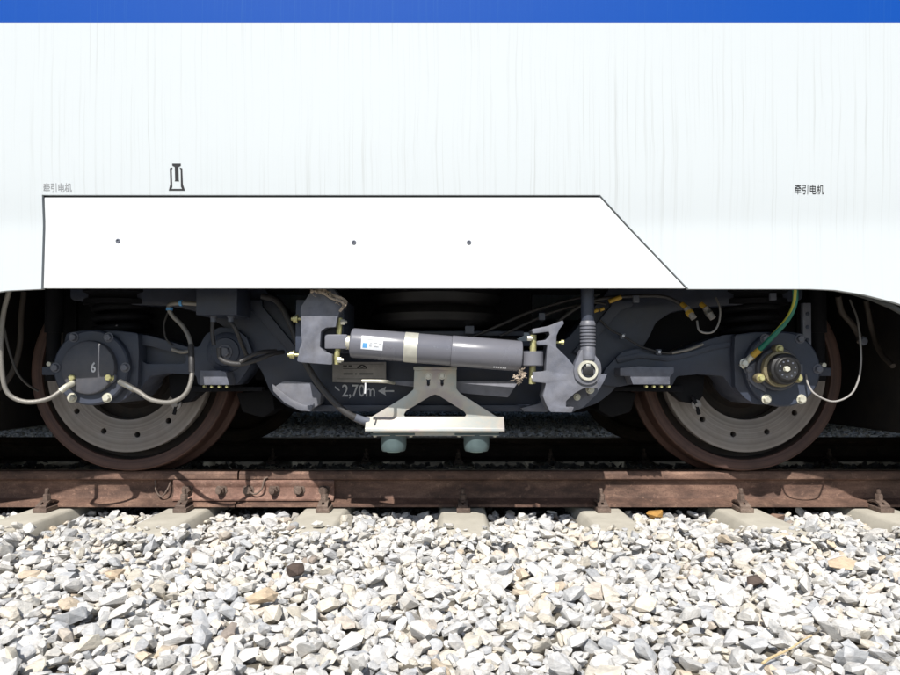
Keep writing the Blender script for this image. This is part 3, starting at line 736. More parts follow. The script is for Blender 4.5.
for i, cx in enumerate(AX):
    wheel(cx, WF, 1, True); wheel(cx, 2*TRACK-WF, -1, False)
    lathe('axle', [(0.085,0),(0.085,1.6)], (cx, WF+0.02, AZ), M['black'], bog, seg=24)
    lathe('axle_brake_disc', [(0.09,-0.05),(0.30,-0.05),(0.31,-0.03),(0.31,0.03),(0.30,0.05),(0.09,0.05)], (cx, TRACK-0.30, AZ), M['black'], bog, seg=48)
    lathe('gearbox', [(0,-0.11),(0.24,-0.11),(0.26,-0.08),(0.26,0.08),(0.24,0.11),(0,0.11)], (cx, TRACK+0.2, AZ), M['black'], bog, seg=32)
# --- axle boxes (mirrored pair, slightly different fittings)
def MIR(pts): return [(873-x, y) for x, y in pts]
def axle_box(left):
    f = (lambda p: p) if left else MIR
    cx, cy = (94.5, 367.5) if left else (779.5, 369)
    oy = 0 if left else 1.5
    hs = [(66,333),(80,330.5),(118,330.5),(138,333),(139,352),(138,386),(128,397),(118,403),(76,403),(66,394),(62,378),(62,350)]
    base = plate('axle_box', f([(x, y+oy) for x, y in hs]), 2.775, 0.24, M['slate'], bog, 0.006, rnd=0.012)
    c = W(cx, cy, 2.775)
    lathe('flange_ring', [(0,-0.03),(0.142,-0.03),(0.148,-0.025),(0.150,0.002)], (c.x, 2.775, c.z), M['slate'], base, seg=56)
    for k in range(6):
        a = R(60*k+ (60 if 1 else 0)); q = Vector((c.x+0.137*math.cos(a), 2.745, c.z+0.137*math.sin(a)))
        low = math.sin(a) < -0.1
        bolt(0,0,0, 0.0145, M['zincw'] if low else M['slate_lit'], base, h=0.017, world=q)
    return base, c
# left: round cover, lower half catches the sun
bl, cl = axle_box(True)
cv = lathe('cover', [(0,-0.022),(0.095,-0.022),(0.103,-0.018),(0.106,-0.010),(0.106,0.03)], (cl.x, 2.742, cl.z), M['coverp'], bl, seg=56)
for px, py in ((75,377.5),(111,377.5)):
    q = W(px, py, 2.74)
    lathe('lug', [(0,-0.016),(0.020,-0.016),(0.023,-0.012),(0.023,0.02)], (q.x, 2.745, q.z), M['slate_lit'], bl, seg=20)
    bolt(0,0,0, 0.0135, M['zinc'], bl, h=0.018, world=Vector((q.x, 2.729, q.z)))
text('lettering', '6', 90.6, 95.8, 362, 372.5, 2.7188, M['whitepaint'], cv, bold=0.025)
# right: protruding sensor cap with cream gasket and lettering ring
br, cr = axle_box(False)
pc = W(780.5, 369, 2.70)
lathe('housing', [(0,-0.01),(0.080,-0.01),(0.084,-0.006),(0.084,0.06)], (pc.x, 2.72, pc.z), M['coverp'], br, seg=40)
ring = lathe('gasket', [(0.050,-0.022),(0.068,-0.022),(0.070,-0.018),(0.070,0.0)], (pc.x-0.004, 2.705, pc.z), M['gasket'], br, seg=40)
cap = lathe('cap', [(0,-0.004),(0.012,-0.004),(0.016,-0.010),(0.040,-0.013),(0.045,-0.010),(0.048,-0.004),(0.057,0.000),(0.060,0.006),(0.060,0.045)], (pc.x, 2.655, pc.z), M['rubber'], br, seg=44)
bolt(0,0,0, 0.012, M['zincw'], cap, h=0.012, world=Vector((pc.x, 2.653, pc.z)))
for k in range(10):
    a = 2*math.pi*k/10+0.2; lathe('stud', [(0,-0.003),(0.0035,-0.003),(0.0035,0.002)], (pc.x+0.030*math.cos(a), 2.645, pc.z+0.030*math.sin(a)), M['gland'], cap, seg=8)
for px, py in ((759.5,378),(797,378),(778,349)):
    q = W(px, py, 2.70)
    lathe('lug', [(0,-0.012),(0.017,-0.012),(0.019,-0.008),(0.019,0.02)], (q.x, 2.70, q.z), M['gasket'], br, seg=18)
    bolt(0,0,0, 0.011, M['zinc'], br, h=0.014, world=Vector((q.x, 2.688, q.z)))
plate('bracket', [(748,366),(757,361),(760,366),(757,374),(766,386),(766,392),(757,388),(748,379)], 2.735, 0.02, M['slate_lit'], br, 0.002)
plate('bracket', [(793,364),(803,364),(803,380),(797,383),(793,378)], 2.735, 0.02, M['slate_lit'], br, 0.002)
# end lugs beyond the boxes
for f, dy in ((lambda p: p, 0), (MIR, 1)):
    st = plate('guide_stub', f([(42,367+dy),(66,365+dy),(67,376+dy),(60,377+dy),(60,375+dy),(42,375+dy)]), 2.79, 0.05, M['slate'], bog, 0.002)
    q = W(*f([(50,364+dy)])[0], 2.79); lathe('bolt', [(0,-0.02),(0.009,-0.02),(0.009,0.03)], (q.x, 2.80, q.z), M['zincw'], st, seg=10)
# --- swing arms with a cast pocket
for side, f in (('l', lambda p: p), ('r', MIR)):
    arm = [(132,334),(149,335.5),(168,341),(187,347),(199,347),(206,334),(220,327),(236,329),(247,338),(252,352),(250,366),(243,376),(236,385),(198,385),(196,375),(170,373),(150,376),(138,392),(132,398)]
    if side == 'r': arm = [(873-x, y) for x, y in [(741,334),(724,335),(705,341),(690,347),(680,353),(672,352),(655,352),(640,348),(622,352),(606,368),(598,384),(618,387),(634,384),(672,386),(677,376),(700,374),(723,376),(735,392),(741,398)]]
    pocket = [(141,345),(150,346),(184,355),(187,360),(184,364),(146,364),(141,360)]
    ar = plate('swing_arm', f(arm), 2.81, 0.16, M['slate'], bog, 0.006, holes=[f(pocket)] if side == 'l' else (), rnd=0.010)
    plate('pocket_web', f([(136,340),(190,350),(190,368),(136,368)]), 2.85, 0.06, M['slate'], ar, 0.0)
    if side == 'l':
        q = W(*f([(226,352)])[0], 2.80)
        lathe('bushing', [(0,-0.012),(0.055,-0.012),(0.058,-0.004),(0.074,0.0),(0.080,0.004),(0.080,0.03)], (q.x, 2.80, q.z), M['slate'], ar, seg=36)
        bolt(0,0,0, 0.022, M['slate_lit'], ar, h=0.02, world=Vector((q.x, 2.788, q.z)))
    else: plate('rib', [(616,358),(640,353),(668,356),(690,352),(712,345),(731,342),(731,347),(712,350),(690,357),(668,361),(640,358),(618,363)], 2.800, 0.02, M['slate'], ar, 0.003, rnd=0.004)
    # stepped foot of the arm that stands out into the light
    ft = plate('arm_foot', f([(200,370.5),(220,370.5),(226,372),(229,385),(200,385)] if side == 'l' else [(199,367),(219,367),(234,366),(253,368),(253,376),(243,376),(240,384.5),(203,384.5),(203,377),(199,372)]), 2.72, 0.11, M['slate_lit'], ar, 0.003)
    for k in range(4):
        q = W(*f([(204+k*7.5, 386.5)])[0], 2.73); lathe('stud', [(0,-0.012),(0.005,-0.012),(0.005,0.012)], (q.x, 2.74, q.z), M['zinc'], ft, seg=8)
    for px in (206, 213): pass
# --- side frame: box beam dipping between the axles, with flanges
fr_pts = [(70,286),(262,286),(285,312),(305,338),(330,350),(545,350),(568,338),(590,312),(612,286),(803,286),(803,300),(760,304),(700,307),(672,312),(656,322),(650,336),(640,352),(628,372),(612,392),(598,403),(575,411),(300,411),(284,405),(270,392),(262,372),(246,350),(226,328),(200,312),(168,306),(110,304),(70,300)]
fr = plate('side_frame', fr_pts, 2.84, 0.17, M['slate'], bog, 0.008, rnd=0.02)
plate('bottom_flange', [(300,405),(545,405),(545,411.5),(300,411.5)], 2.80, 0.05, M['slate'], fr, 0.003)
plate('top_flange', [(330,341),(545,341),(545,346),(330,346)], 2.80, 0.22, M['slate'], fr, 0.003)
# welded gussets on the bends
plate('gusset', [(275.5,386),(284,381),(312,382.5),(321,394),(320,404),(311,409.5),(298,408),(286,401)], 2.745, 0.10, M['slate_lit'], fr, 0.008, rnd=0.006)
plate('gusset_edge', [(272,384),(280,390),(290,398),(302,404.5),(313,406),(311,411.5),(299,410.5),(284,402.5),(273,391)], 2.735, 0.05, M['slate_lit'], fr, 0.003)
for f in (lambda p: p, MIR):
    plate('rib', f([(240,300),(262,300),(262,306),(300,352),(292,356),(252,310),(240,306)]), 2.815, 0.03, M['slate'], fr, 0.003)
# far side frame, transoms, motors fill the dark interior as in the real bogie
ff = link('side_frame', bm_mesh(plate_bm(PX(fr_pts, 2.84), 2*TRACK-3.01, 0.17, 0.008)), M['slate'], bog)
for s in (-1, 1):
    lathe('transom', [(0,0),(0.105,0),(0.105,1.78),(0,1.78)], (CARX+s*0.28, 3.0, 0.50), M['slate'], bog, seg=28)
    mx = CARX+s*0.66
    mo = lathe('traction_motor', [(0,0),(0.19,0),(0.21,0.02),(0.21,0.56),(0.19,0.58),(0,0.58)], (mx, TRACK-0.55, 0.45), M['black'], bog, seg=28)
    box('motor_mount', mx-0.16, mx+0.16, 3.15, 3.32, 0.40, 0.62, M['black'], mo)
    box('brake_caliper', CARX+s*0.93-0.07, CARX+s*0.93+0.07, 2.98, 3.25, 0.36, 0.54, M['black'], bog, 0.012)
box('bolster', CARX-0.42, CARX+0.42, 3.05, 4.75, 0.62, 0.80, M['black'], bog, 0.02)
box('centre_pivot', CARX-0.16, CARX+0.16, 3.6, 4.2, 0.36, 0.62, M['black'], bog, 0.02)
# air spring
lathe('air_spring', [(0,0.62),(0.22,0.62),(0.27,0.645),(0.285,0.675),(0.27,0.70),(0.255,0.71),(0.275,0.725),(0.29,0.755),(0.28,0.79),(0.24,0.81),(0.20,0.815),(0.20,0.86),(0.33,0.865),(0.33,0.89),(0,0.89)], (CARX, 3.02, 0), M['rubber'], bog, 'Z', 56)
plate('spring_seat', [(352,331),(524,331),(524,336),(352,336)], 2.86, 0.25, M['slate'], bog, 0.003)
box('lug', *[W(x,330,2.84).x for x in (465,474)], 2.83, 2.86, W(0,334,2.84).z, W(0,326,2.84).z, M['gland'], fr, 0.002)
# primary coil springs above the axle boxes
for i, cx in enumerate(AX):
    for sx in ((1,) if i == 0 else (-1,)):
        x = cx+0.03*sx; sp_ = lathe('spring_cap', [(0,0.80),(0.13,0.80),(0.15,0.79),(0.155,0.765),(0.135,0.755),(0.135,0.74),(0.15,0.735),(0.15,0.715),(0,0.715)], (x, 2.93, 0), M['black'], bog, 'Z', 36)
        P = [Vector((x+0.105*math.cos(t*2*math.pi), 2.93+0.105*math.sin(t*2*math.pi), 0.585+0.13*t/3.0)) for t in np.linspace(0, 3.0, 55)]
        tubew('coil_spring', P, 0.015, M['black'], bog, 8, 2)
        lathe('vertical_damper', [(0,0.40),(0.028,0.40),(0.028,0.60),(0.036,0.60),(0.036,0.85)], (cx-0.24*sx, 2.90, 0), M['black'], bog, 'Z', 20)

for f in (lambda p: p, MIR):
    gp = plate('wheel_guard', f([(62,284),(232,284),(232,350),(205,352),(190,345),(160,349),(140,349),(90,349),(62,345)]), 2.985, 0.03, M['black'], bog, 0.004)
    plate('guard_rib', f([(72,300),(76,300),(76,345),(72,345)]), 2.965, 0.02, M['black'], gp, 0.002)
# --- yaw damper mount on the left (C shaped casting)
lb = plate('damper_bracket', [(300.5,307.4),(306,299),(313,288),(331,286),(342,300),(341.6,306.8),(337,319),(335.7,327),(326,327.6),(320.8,331.4),(319.8,347),(326,352.2),(332,354),(332,364.7),(302.7,362.5),(297,361.5),(299,350),(302,342),(301,333)], 2.515, 0.12, M['slate_lit'], bog, 0.004, rnd=0.006)
box('mounting_plate', W(297,300,2.6).x, W(345,300,2.6).x, 2.58, 2.86, W(0,352,2.6).z, W(0,300,2.6).z, M['slate'], lb, 0.004)
for px, py in ((295,319),(291.5,355)):
    a, c = W(px-3, py, 2.56), W(px+9, py, 2.56)
    lathe('bolt', [(0,0),(0.007,0),(0.007,0.008),(0.013,0.008),(0.013,0.020),(0.0165,0.020),(0.0165,0.024),(0.006,0.024),(0.006,0.05)], (a.x, 2.55, a.z), M['zinc'], lb, 'X', 12)
    
def pin(px, py0, py1, d, r, parent, lean=0.0):
    a, b_ = W(px, py1, d), W(px+lean, py0, d)
    o = link('pin', bm_mesh(tube_bm([a, b_], r, 12, None, 0, 0)), M['zinc'], parent, smooth=40); return o
pl = pin(336.5, 318, 364.5, 2.555, 0.0105, lb, 3.5)
for px, py in ((343.5,322),(340,360)):
    q = W(px, py, 2.54); lathe('nut', [(0,0),(0.011,0),(0.011,0.014),(0.006,0.014),(0.006,0.022),(0,0.022)], (q.x-0.010, 2.545, q.z), M['zincw'], lb, 'X', 6)
# --- the damper
A0, A1 = W(351, 342.8, 2.555), W(521.5, 356.3, 2.555); axd = (A1-A0).normalized(); LEN = (A1-A0).length
def along(name, prof, mat, parent, seg=48, label=None):
    """revolve about the damper axis; prof: (radius, distance along in m)"""
    b = lathe_bm([(r, h) for r, h in prof], (0,0,0), 'X', seg)
    rot = Vector((1,0,0)).rotation_difference(axd).to_matrix().to_4x4(); bmesh.ops.transform(b, matrix=Matrix.Translation(A0)@rot, verts=b.verts)
    return link(name, bm_mesh(b), mat, parent, label=label)
k = LEN
body = along('yaw_damper', [(0,0.0),(0.046,0.0),(0.0525,0.004),(0.0545,0.010),(0.0545,k*0.585),(0.0535,k*0.588)], M['damper'], bog)
along('outer_tube', [(0.0520,k*0.588),(0.0555,k*0.590),(0.0565,k*0.594),(0.0565,k*0.990),(0.0545,k*0.996),(0.048,k),(0,k)], M['damper'], body)
along('silver_band', [(0.0546,k*0.315),(0.0553,k*0.316),(0.0553,k*0.393),(0.0546,k*0.394)], M['tape'], body)
along('neck', [(0.020,-0.018),(0.026,-0.016),(0.026,0.002)], M['zincw'], body, 20)
def wrap(name, u0, u1, a0, a1, r, mat, parent):
    """a patch lying on the damper's curved wall; angle measured from the front, up positive"""
    rot = Vector((1,0,0)).rotation_difference(axd).to_matrix(); b = bmesh.new(); G = []; ez = Vector((0,0,1)); ey = Vector((0,-1,0))
    n = max(2, int(abs(a1-a0)/6)+1)
    for rr in (r, r-0.0006):
        for i in range(n+1):
            a = R(a0+(a1-a0)*i/n)
            for u in (u0, u1): G.append(b.verts.new(A0+rot@(Vector((u*k,0,0))+(ey*math.cos(a)+ez*math.sin(a))*rr)))
    for i in range(n): b.faces.new((G[2*i], G[2*i+1], G[2*i+3], G[2*i+2]))
    m = 2*(n+1)
    for i in range(n): b.faces.new((G[m+2*i], G[m+2*i+2], G[m+2*i+3], G[m+2*i+1]))
    b.faces.new((G[0], G[m], G[m+1], G[1])); b.faces.new((G[2*n], G[2*n+1], G[m+2*n+1], G[m+2*n]))
    for i in range(n): b.faces.new((G[2*i], G[2*i+2], G[m+2*i+2], G[m+2*i])); b.faces.new((G[2*i+1], G[m+2*i+1], G[m+2*i+3], G[2*i+3]))
    return link(name, bm_mesh(b), mat, parent, smooth=60)
stk = wrap('sticker', 0.07, 0.195, -22, 30, 0.0553, M['sticker'], body)
wrap('blue_logo', 0.08, 0.105, -16, 2, 0.0557, M['bluepaint'], body)
for j, (u0, u1, a) in enumerate(((0.118,0.135,4),(0.118,0.14,-2),(0.118,0.132,-8),(0.145,0.165,4),(0.145,0.158,-3),(0.143,0.172,-9),(0.172,0.185,2),(0.09,0.18,22),(0.09,0.14,16))):
    wrap('print_line', u0, u1, a-1.6, a+1.6, 0.0557, M['greypaint'], body)
for j in range(6): wrap('print_mark', 0.838+j*0.013, 0.847+j*0.013, -62, -52, 0.0572, M['sticker'], body)
# damper eyes
def eye(px0, px1, py0, py1, d, dep, cyl, at):
    z0, z1 = W(0,py1,d).z, W(0,py0,d).z; x0, x1 = W(px0,py0,d).x, W(px1,py0,d).x
    if cyl:
        r = 0.041; o = lathe('damper_eye', [(0,z0+0.003),(r-0.003,z0),(r,z0+0.003),(r,z1-0.003),(r-0.003,z1),(0,z1)], (x1-r, d+r*0.2, 0), M['damper'], at, 'Z', 32)
        box('shank', x0, x1-r, d-0.01, d+0.05, z0+0.004, z1-0.004, M['damper'], o, 0.003)
    else: o = box('damper_eye', x0, x1, d-0.02, d+dep, z0, z1, M['damper'], at, 0.006)
    return o
eye(325.5, 348, 334.5, 349, 2.555, 0.05, False, body); eye(521, 543.5, 351.5, 366, 2.545, 0.05, True, body)

# --- damper mount on the right
rbk = plate('damper_bracket', [(531.8,329.3),(548,326),(562.9,320.3),(564,323.5),(559.5,329),(556.4,336),(556.2,347),(566.5,357),(575.4,367.6),(584.3,377.4),(597,378.2),(597.5,388),(584,388),(575,393),(566,401),(566,407),(574,407),(571.8,412.4),(550.5,412),(546,404),(543,396),(545,389),(546,383),(532.7,381.8),(532.7,372),(546,371),(546.9,351.6),(547.5,345),(537,344.5),(537,341),(546,340),(550,335),(549,331.5),(533,333.5)], 2.53, 0.11, M['slate_lit'], bog, 0.003, rnd=0.004)
plate('back_plate', [(548,378),(607.4,373.8),(603.8,382),(596.7,394),(584,406.7),(571.8,412.4),(550.5,412)], 2.66, 0.14, M['slate_lit'], rbk, 0.003)
plate('foot', [(521,408),(538,404),(543,400),(548,406),(548,412),(524,411.5)], 2.70, 0.06, M['slate_lit'], rbk, 0.002)
pin(532.2, 335, 384, 2.565, 0.0125, rbk, 1.2)
for px, py in ((529,338.5),(533,378)):
    q = W(px, py, 2.545); lathe('nut', [(0,0),(0.010,0),(0.010,0.014),(0.006,0.014),(0.006,0.02),(0,0.02)], (q.x-0.006, 2.548, q.z), M['zincw'], rbk, 'X', 6)
q = W(556, 342.3, 2.56); lathe('bolt', [(0.005,0),(0.005,0.02),(0.010,0.02),(0.010,0.03),(0,0.03)], (q.x, 2.57, q.z), M['zinc'], rbk, 'X', 8)
bolt(590, 389.5, 2.62, 0.012, M['zincw'], rbk, h=0.02); bolt(590, 394, 2.64, 0.009, M['slate_lit'], rbk, h=0.02); bolt(577, 397, 2.655, 0.010, M['zincw'], rbk, h=0.01)
# rag of frayed cloth on the right pin and round the left bracket
def rag(cs, parent, n, spread, rad):
    b = bmesh.new()
    for i in range(n):
        P = []; a = random.choice(cs); q = W(*a)
        for j in range(5): q = q+Vector((random.uniform(-1,1), random.uniform(-.6,.6), random.uniform(-1,.8)))*spread; P.append(q.copy())
        tube_bm(P, rad*random.uniform(.35,.9), 5, b, 0, 3)
    for a in cs:                                       # crumpled scraps of the cloth itself
        q = W(*a); g = []
        ax1 = Vector((random.gauss(0,1), random.gauss(0,.5), random.gauss(0,1))).normalized(); ax2 = ax1.cross(Vector((random.gauss(0,1), random.gauss(0,1), random.gauss(0,1)))).normalized()
        for u in range(7):
            g.append([b.verts.new(q+ax1*(u-3)*spread*0.55+ax2*(v-3)*spread*0.55+Vector((random.gauss(0,1), random.gauss(0,1), random.gauss(0,1)))*spread*0.33) for v in range(7)])
        for u in range(6):
            for v in range(6): b.faces.new((g[u][v], g[u+1][v], g[u+1][v+1], g[u][v+1]))
    return link('frayed_cloth', bm_mesh(b), M['cotton'], parent, smooth=60)
rag([(521,371,2.52),(516,377,2.52),(519,380,2.52),(523,375,2.52)], rbk, 60, 0.0060, 0.0015)
tube('frayed_twine', [(311,292,2.51),(318,289,2.50),(324,290,2.50),(332,295,2.495),(341,298,2.495),(346,302,2.50),(343,307,2.50),(340,311,2.51)], 0.0055, M['cotton'], lb, 6)
tube('frayed_twine', [(313,289,2.505),(322,292,2.49),(331,298,2.49),(340,301,2.49),(344,304,2.49)], 0.0045, M['cotton'], lb, 6)
rag([(330,295,2.49),(338,299,2.49),(344,304,2.49),(322,291,2.49),(314,291,2.49)], lb, 16, 0.007, 0.0016)

# --- vertical link rod with ribbed boot and eye
ax_, by_ = W(586.5, 0, 2.50).x, 2.535
zt = lambda py: W(0, py, 2.535).z
rod = lathe('link_rod', [(0.024,zt(330)),(0.024,0.95)], (ax_, by_, 0), M['slate'], bog, 'Z', 28)
pr = [(0.0,zt(318)),(0.016,zt(318)),(0.024,zt(321))]
for j in range(7):
    y0 = 324+j*3.3; pr += [(0.0285,zt(y0)),(0.0285,zt(y0+1.7)),(0.0245,zt(y0+2.0)),(0.0245,zt(y0+3.0))]
pr += [(0.027,zt(348)),(0.027,zt(360)),(0,zt(360))]
lathe('ribbed_boot', pr, (ax_, by_, 0), M['slate_lit'], rod, 'Z', 28)
plate('rod_end', [(581,349),(592,349),(596,356),(601,362),(602,371),(600,379),(594,384),(588,385.5),(581,384),(575,379),(573.5,371),(575,363),(578,357)], 2.52, 0.05, M['slate_lit'], rod, 0.006, rnd=0.01)
q = W(588.3, 370.5, 2.51)
lathe('eye_ring', [(0.026,-0.012),(0.035,-0.012),(0.037,-0.008),(0.037,0.01)], (q.x, 2.522, q.z), M['zincw'], rod, seg=36)
box('pin_block', q.x-0.018, q.x+0.019, 2.506, 2.53, q.z-0.014, q.z+0.012, M['rubber'], rod, 0.003)
box('pin_clip', q.x-0.008, q.x+0.008, 2.505, 2.52, q.z+0.013, q.z+0.023, M['steel'], rod, 0.002)

# --- nameplate, wheelbase marking and arrow on the frame web
npl = plate('nameplate', [(332.5,362),(386,362),(386,383.5),(332.5,382)], 2.796, 0.005, M['plate'], bog, 0.0008)
yy = 2.7945
def flat(name, pts, d, mat, parent, th=0.0009): return link(name, bm_mesh(plate_bm(PX(pts, d), d, th, 0.0)), mat, parent, smooth=0)
dome = [(362+5.0*math.cos(R(a)), 368.8-4.2*math.sin(R(a))) for a in range(0, 181, 15)]
flat('logo', dome, yy, M['darkpaint'], npl)
for x0, x1, y0, y1 in ((343,347,365.2,366.4),(348.5,352,365.2,366.4),(343,359,368.3,368.8),(343.5,353,373.2,374.6),(355,357,373.2,374.6),(359.5,373,373.2,374.6),(337,384,378.6,378.9),(337,384,364.0,364.2)):
    flat('print_line', [(x0,y0),(x1,y0),(x1,y1),(x0,y1)], yy, M['darkpaint'], npl)
flat('print_line', [(358,368.2),(362,365.6),(366,368.2),(362,367.4)], yy-0.0006, M['plate'], npl)
text('wheelbase_lettering', '2,70m', 342, 375, 384.5, 398.5, 2.838, M['whitepaint'], bog, bold=0.008)
flat('arrow_mark', [(378,391),(386,386.5),(385,390.3),(394,390.3),(394,391.8),(385,391.8),(386,395.5)], 2.838, M['whitepaint'], bog)
flat('arrow_mark', [(335,386),(339.5,389.8),(339.5,391.2),(335,388.2)], 2.838, M['whitepaint'], bog)

# --- strap / lever passing behind the sensor bracket
lv = plate('lever', [(386,380.5),(420,381.5),(456,381),(513,381),(517,384),(508,397.3),(470,394),(440,390),(414,387),(386,383.5)], 2.745, 0.02, M['lever'], bog, 0.002)
tube('rod_tip', [(362,381,2.56),(372,381,2.56),(385,381.5,2.57),(391,382.5,2.66),(394,383,2.74)], 0.0064, M['sensorcap'] if False else M['zincw'], lv, 10)
tube('cotter', [(365.5,382,2.56),(365.5,388,2.56),(365,393.5,2.56)], 0.0034, M['whitepaint'], lv, 8)

# --- sensor bracket with its two sensors
D = 2.70
o_ = lambda l: [(330+x/5, 350+y/5) for x, y in l]
hole = o_([(525,222),(545,228),(672,308),(682,325),(672,337),(378,337),(368,325),(378,306),(505,228)])
sl1 = o_([(481,122),(491,112),(502,122),(502,150),(499,152),(499,176),(491,182),(484,176),(484,152),(481,150)])
sl2 = [(x+13.8, y) for x, y in sl1]
ab = plate('sensor_bracket', o_([(422,97),(632,97),(632,195),(650,216),(862,352),(866,352),(866,372),(182,372),(182,352),(186,348),(385,226),(418,197)]), D, 0.012, M['zplate'], bog, 0.0015, holes=[hole, sl1, sl2], rnd=0.004)
p0, p1 = W(413.8, 368, D), W(456.8, 375, D)
def flange(x0, x1, za, zb2, y0, y1, r=0.004): return box('flange', x0, x1, y0, y1, za, zb2, M['zplate'], ab, r)
flange(p0.x, p1.x, p0.z-0.008, p0.z+0.006, D-0.028, D+0.012)
q0, q1 = W(366, 418.5, D), W(504, 431, D)
# lower channel: front wall, sloping top and bottom return
b = bmesh.new(); yz = [(D-0.0005,W(0,416.5,D).z),(D-0.004,W(0,418,D).z),(D-0.034,W(0,427.5,D).z),(D-0.036,W(0,430,D).z),(D-0.032,W(0,431.5,D).z),(D+0.02,W(0,431.5,D).z),(D+0.02,W(0,428,D).z),(D+0.012,W(0,424,D).z)]
A = [b.verts.new((q0.x, y, z)) for y, z in yz]; B_ = [b.verts.new((q1.x, y, z)) for y, z in yz]
for i in range(len(yz)): b.faces.new((A[i], A[(i+1)%len(yz)], B_[(i+1)%len(yz)], B_[i]))
b.faces.new(A); b.faces.new(B_); bevel_sharp(b, 0.002, 2, 25); link('channel', bm_mesh(b), M['zplate'], ab)
box('base_plate', W(373,434,D).x, W(499,434,D).x, D-0.004, D+0.10, W(0,435.8,D).z, W(0,431.7,D).z, M['zplate'], ab, 0.001)
for px in (428.4, 442): bolt(px, 376, D, 0.0105, M['steel'], ab, h=0.012); 
box('hanger', W(418,380,D).x, W(453,380,D).x, D+0.013, 2.82, W(0,384,D).z, W(0,371,D).z, M['slate'], ab, 0.004)
for pc_ in (393.3, 476.6):
    c = W(pc_, 434, D+0.03); cy_ = D+0.045
    zz_ = lambda py: W(0, py, cy_-0.04).z
    sn = lathe('sensor', [(0,zz_(433)),(0.0500,zz_(433)),(0.0500,zz_(446)),(0.048,zz_(450)),(0.044,zz_(452)),(0,zz_(452))], (c.x, cy_, 0), M['sensor'], bog, 'Z', 32)
    box('sensor_flange', c.x-0.086, c.x+0.086, cy_-0.05, cy_+0.06, W(0,434.2,D).z-0.004, W(0,431.6,D).z-0.0045, M['sensor'], sn, 0.002)
    lathe('sensor_cap', [(0,zz_(453)),(0.026,zz_(452.9)),(0.031,zz_(451.2)),(0.031,zz_(450))], (c.x, cy_-0.006, 0), M['sensorcap'], sn, 'Z', 28)
    flat_ = lathe('lens', [(0,-0.003),(0.018,-0.003),(0.020,0.0)], (c.x, cy_-0.043, zz_(450.5)-0.014), M['sensorcap'], sn, seg=20) if False else None
    for s in (-1, 1):
        q = Vector((c.x+s*0.069, cy_-0.045, W(0,434.2,D).z-0.012)); lathe('nut', [(0,0),(0.007,0),(0.007,0.008)], (q.x, cy_-0.035, q.z), M['zincw'], sn, 'Z', 6)

# --- hoses and cables
h1 = tube('brake_hose', [(10,288,2.55),(4,311,2.58),(1,340,2.60),(2,370,2.61),(6,390,2.62),(16,399,2.63),(31,402,2.64),(50,398,2.66),(66,387,2.69),(74,382,2.72)], 0.0088, M['braid'], bog, 12)
tube('ferrule', [(60,391.5,2.675),(66,387,2.69),(73,383,2.715)], 0.0115, M['zincw'], h1, 12)
h2 = tube('brake_hose', [(120,382,2.73),(128,386,2.70),(139,392,2.68),(152,400,2.66),(171,402,2.64),(186,393,2.64),(192,374,2.65),(191,345,2.68),(184,328,2.70),(172,315,2.70),(169,306,2.69),(178,303,2.67),(199,304,2.66)], 0.0088, M['braid'], bog, 12)
tube('ferrule', [(120,382,2.725),(127,385.5,2.705),(134,389.5,2.69)], 0.0115, M['steel'], h2, 12)
tube('heat_sleeve', [(191.8,372,2.65),(191.6,360,2.655),(191,345,2.68)], 0.0112, M['cable'], h2, 12)
for x, y, d in ((169.5,309,2.685),(181,303,2.665)): 
    q = W(x, y, d); lathe('clamp', [(0.009,-0.005),(0.0125,-0.005),(0.0125,0.005),(0.009,0.005)], q, M['bluepaint'], h2, 'X' if x > 175 else 'Z', 14)
jb = box('junction_box', W(196,300,2.62).x, W(237,300,2.62).x, 2.62, 2.80, W(0,315,2.62).z, 0.80, M['slate'], bog, 0.004)
for px in (212.5, 230):
    q = W(px, 315, 2.66); lathe('gland', [(0.014,q.z+0.001),(0.014,q.z-0.008),(0.011,q.z-0.010),(0.011,q.z-0.026),(0.006,q.z-0.026)], (q.x, 2.67, 0), M['gland'], jb, 'Z', 12)
tube('cable', [(212.5,321,2.67),(212.5,334,2.67),(214,345,2.67)], 0.008, M['cable'], bog)
tube('hose', [(219,348,2.66),(220,357,2.66),(226,362,2.66),(240,364,2.67),(256,360,2.70),(272,354,2.74),(283,352,2.80)], 0.0095, M['cable'], bog, 12)
tube('hose', [(240,362,2.66),(250,356,2.67),(262,352,2.70),(276,351,2.76)], 0.008, M['cable'], bog, 10)
tube('cable', [(230,321,2.67),(236,330,2.66),(242,345,2.70),(249,360,2.75)], 0.008, M['cable'], bog)
sh = tube('sensor_cable', [(262,296,2.75),(278,302,2.74),(291,325,2.72),(300,350,2.70),(312,374,2.69),(326,393,2.68),(344,411,2.68),(357,418,2.69),(368,421,2.70)], 0.0125, M['cable'], bog, 12)
tube('ferrule', [(355,417.2,2.688),(362,420,2.695),(369,421.5,2.70)], 0.0150, M['gland'], sh, 12)
tube('sensor_cable', [(305,363,2.74),(318,382,2.72),(334,402,2.71),(350,416,2.71),(366,424,2.72)], 0.010, M['cable'], bog, 10)
tube('hose', [(24,292,2.9),(21,318,2.9),(20,344,2.9),(14,368,2.88),(3,385,2.84),(-14,396,2.80)], 0.011, M['brownhose'], bog, 12)
tube('wire', [(4,328,2.62),(9,350,2.66),(17,372,2.7),(27,384,2.75),(38,391,2.8)], 0.0045, M['cable'], bog, 8)
tube('wire', [(168,312,2.8),(164,325,2.8),(166,338,2.8),(172,345,2.8)], 0.004, M['cable'], bog, 8)
tube('bond_cable', [(795.5,288,2.50),(794.5,304,2.53),(787,320,2.58),(771,338,2.64),(757,352,2.69),(747,361,2.715)], 0.0098, M['gy'], bog, 14, twist=9)
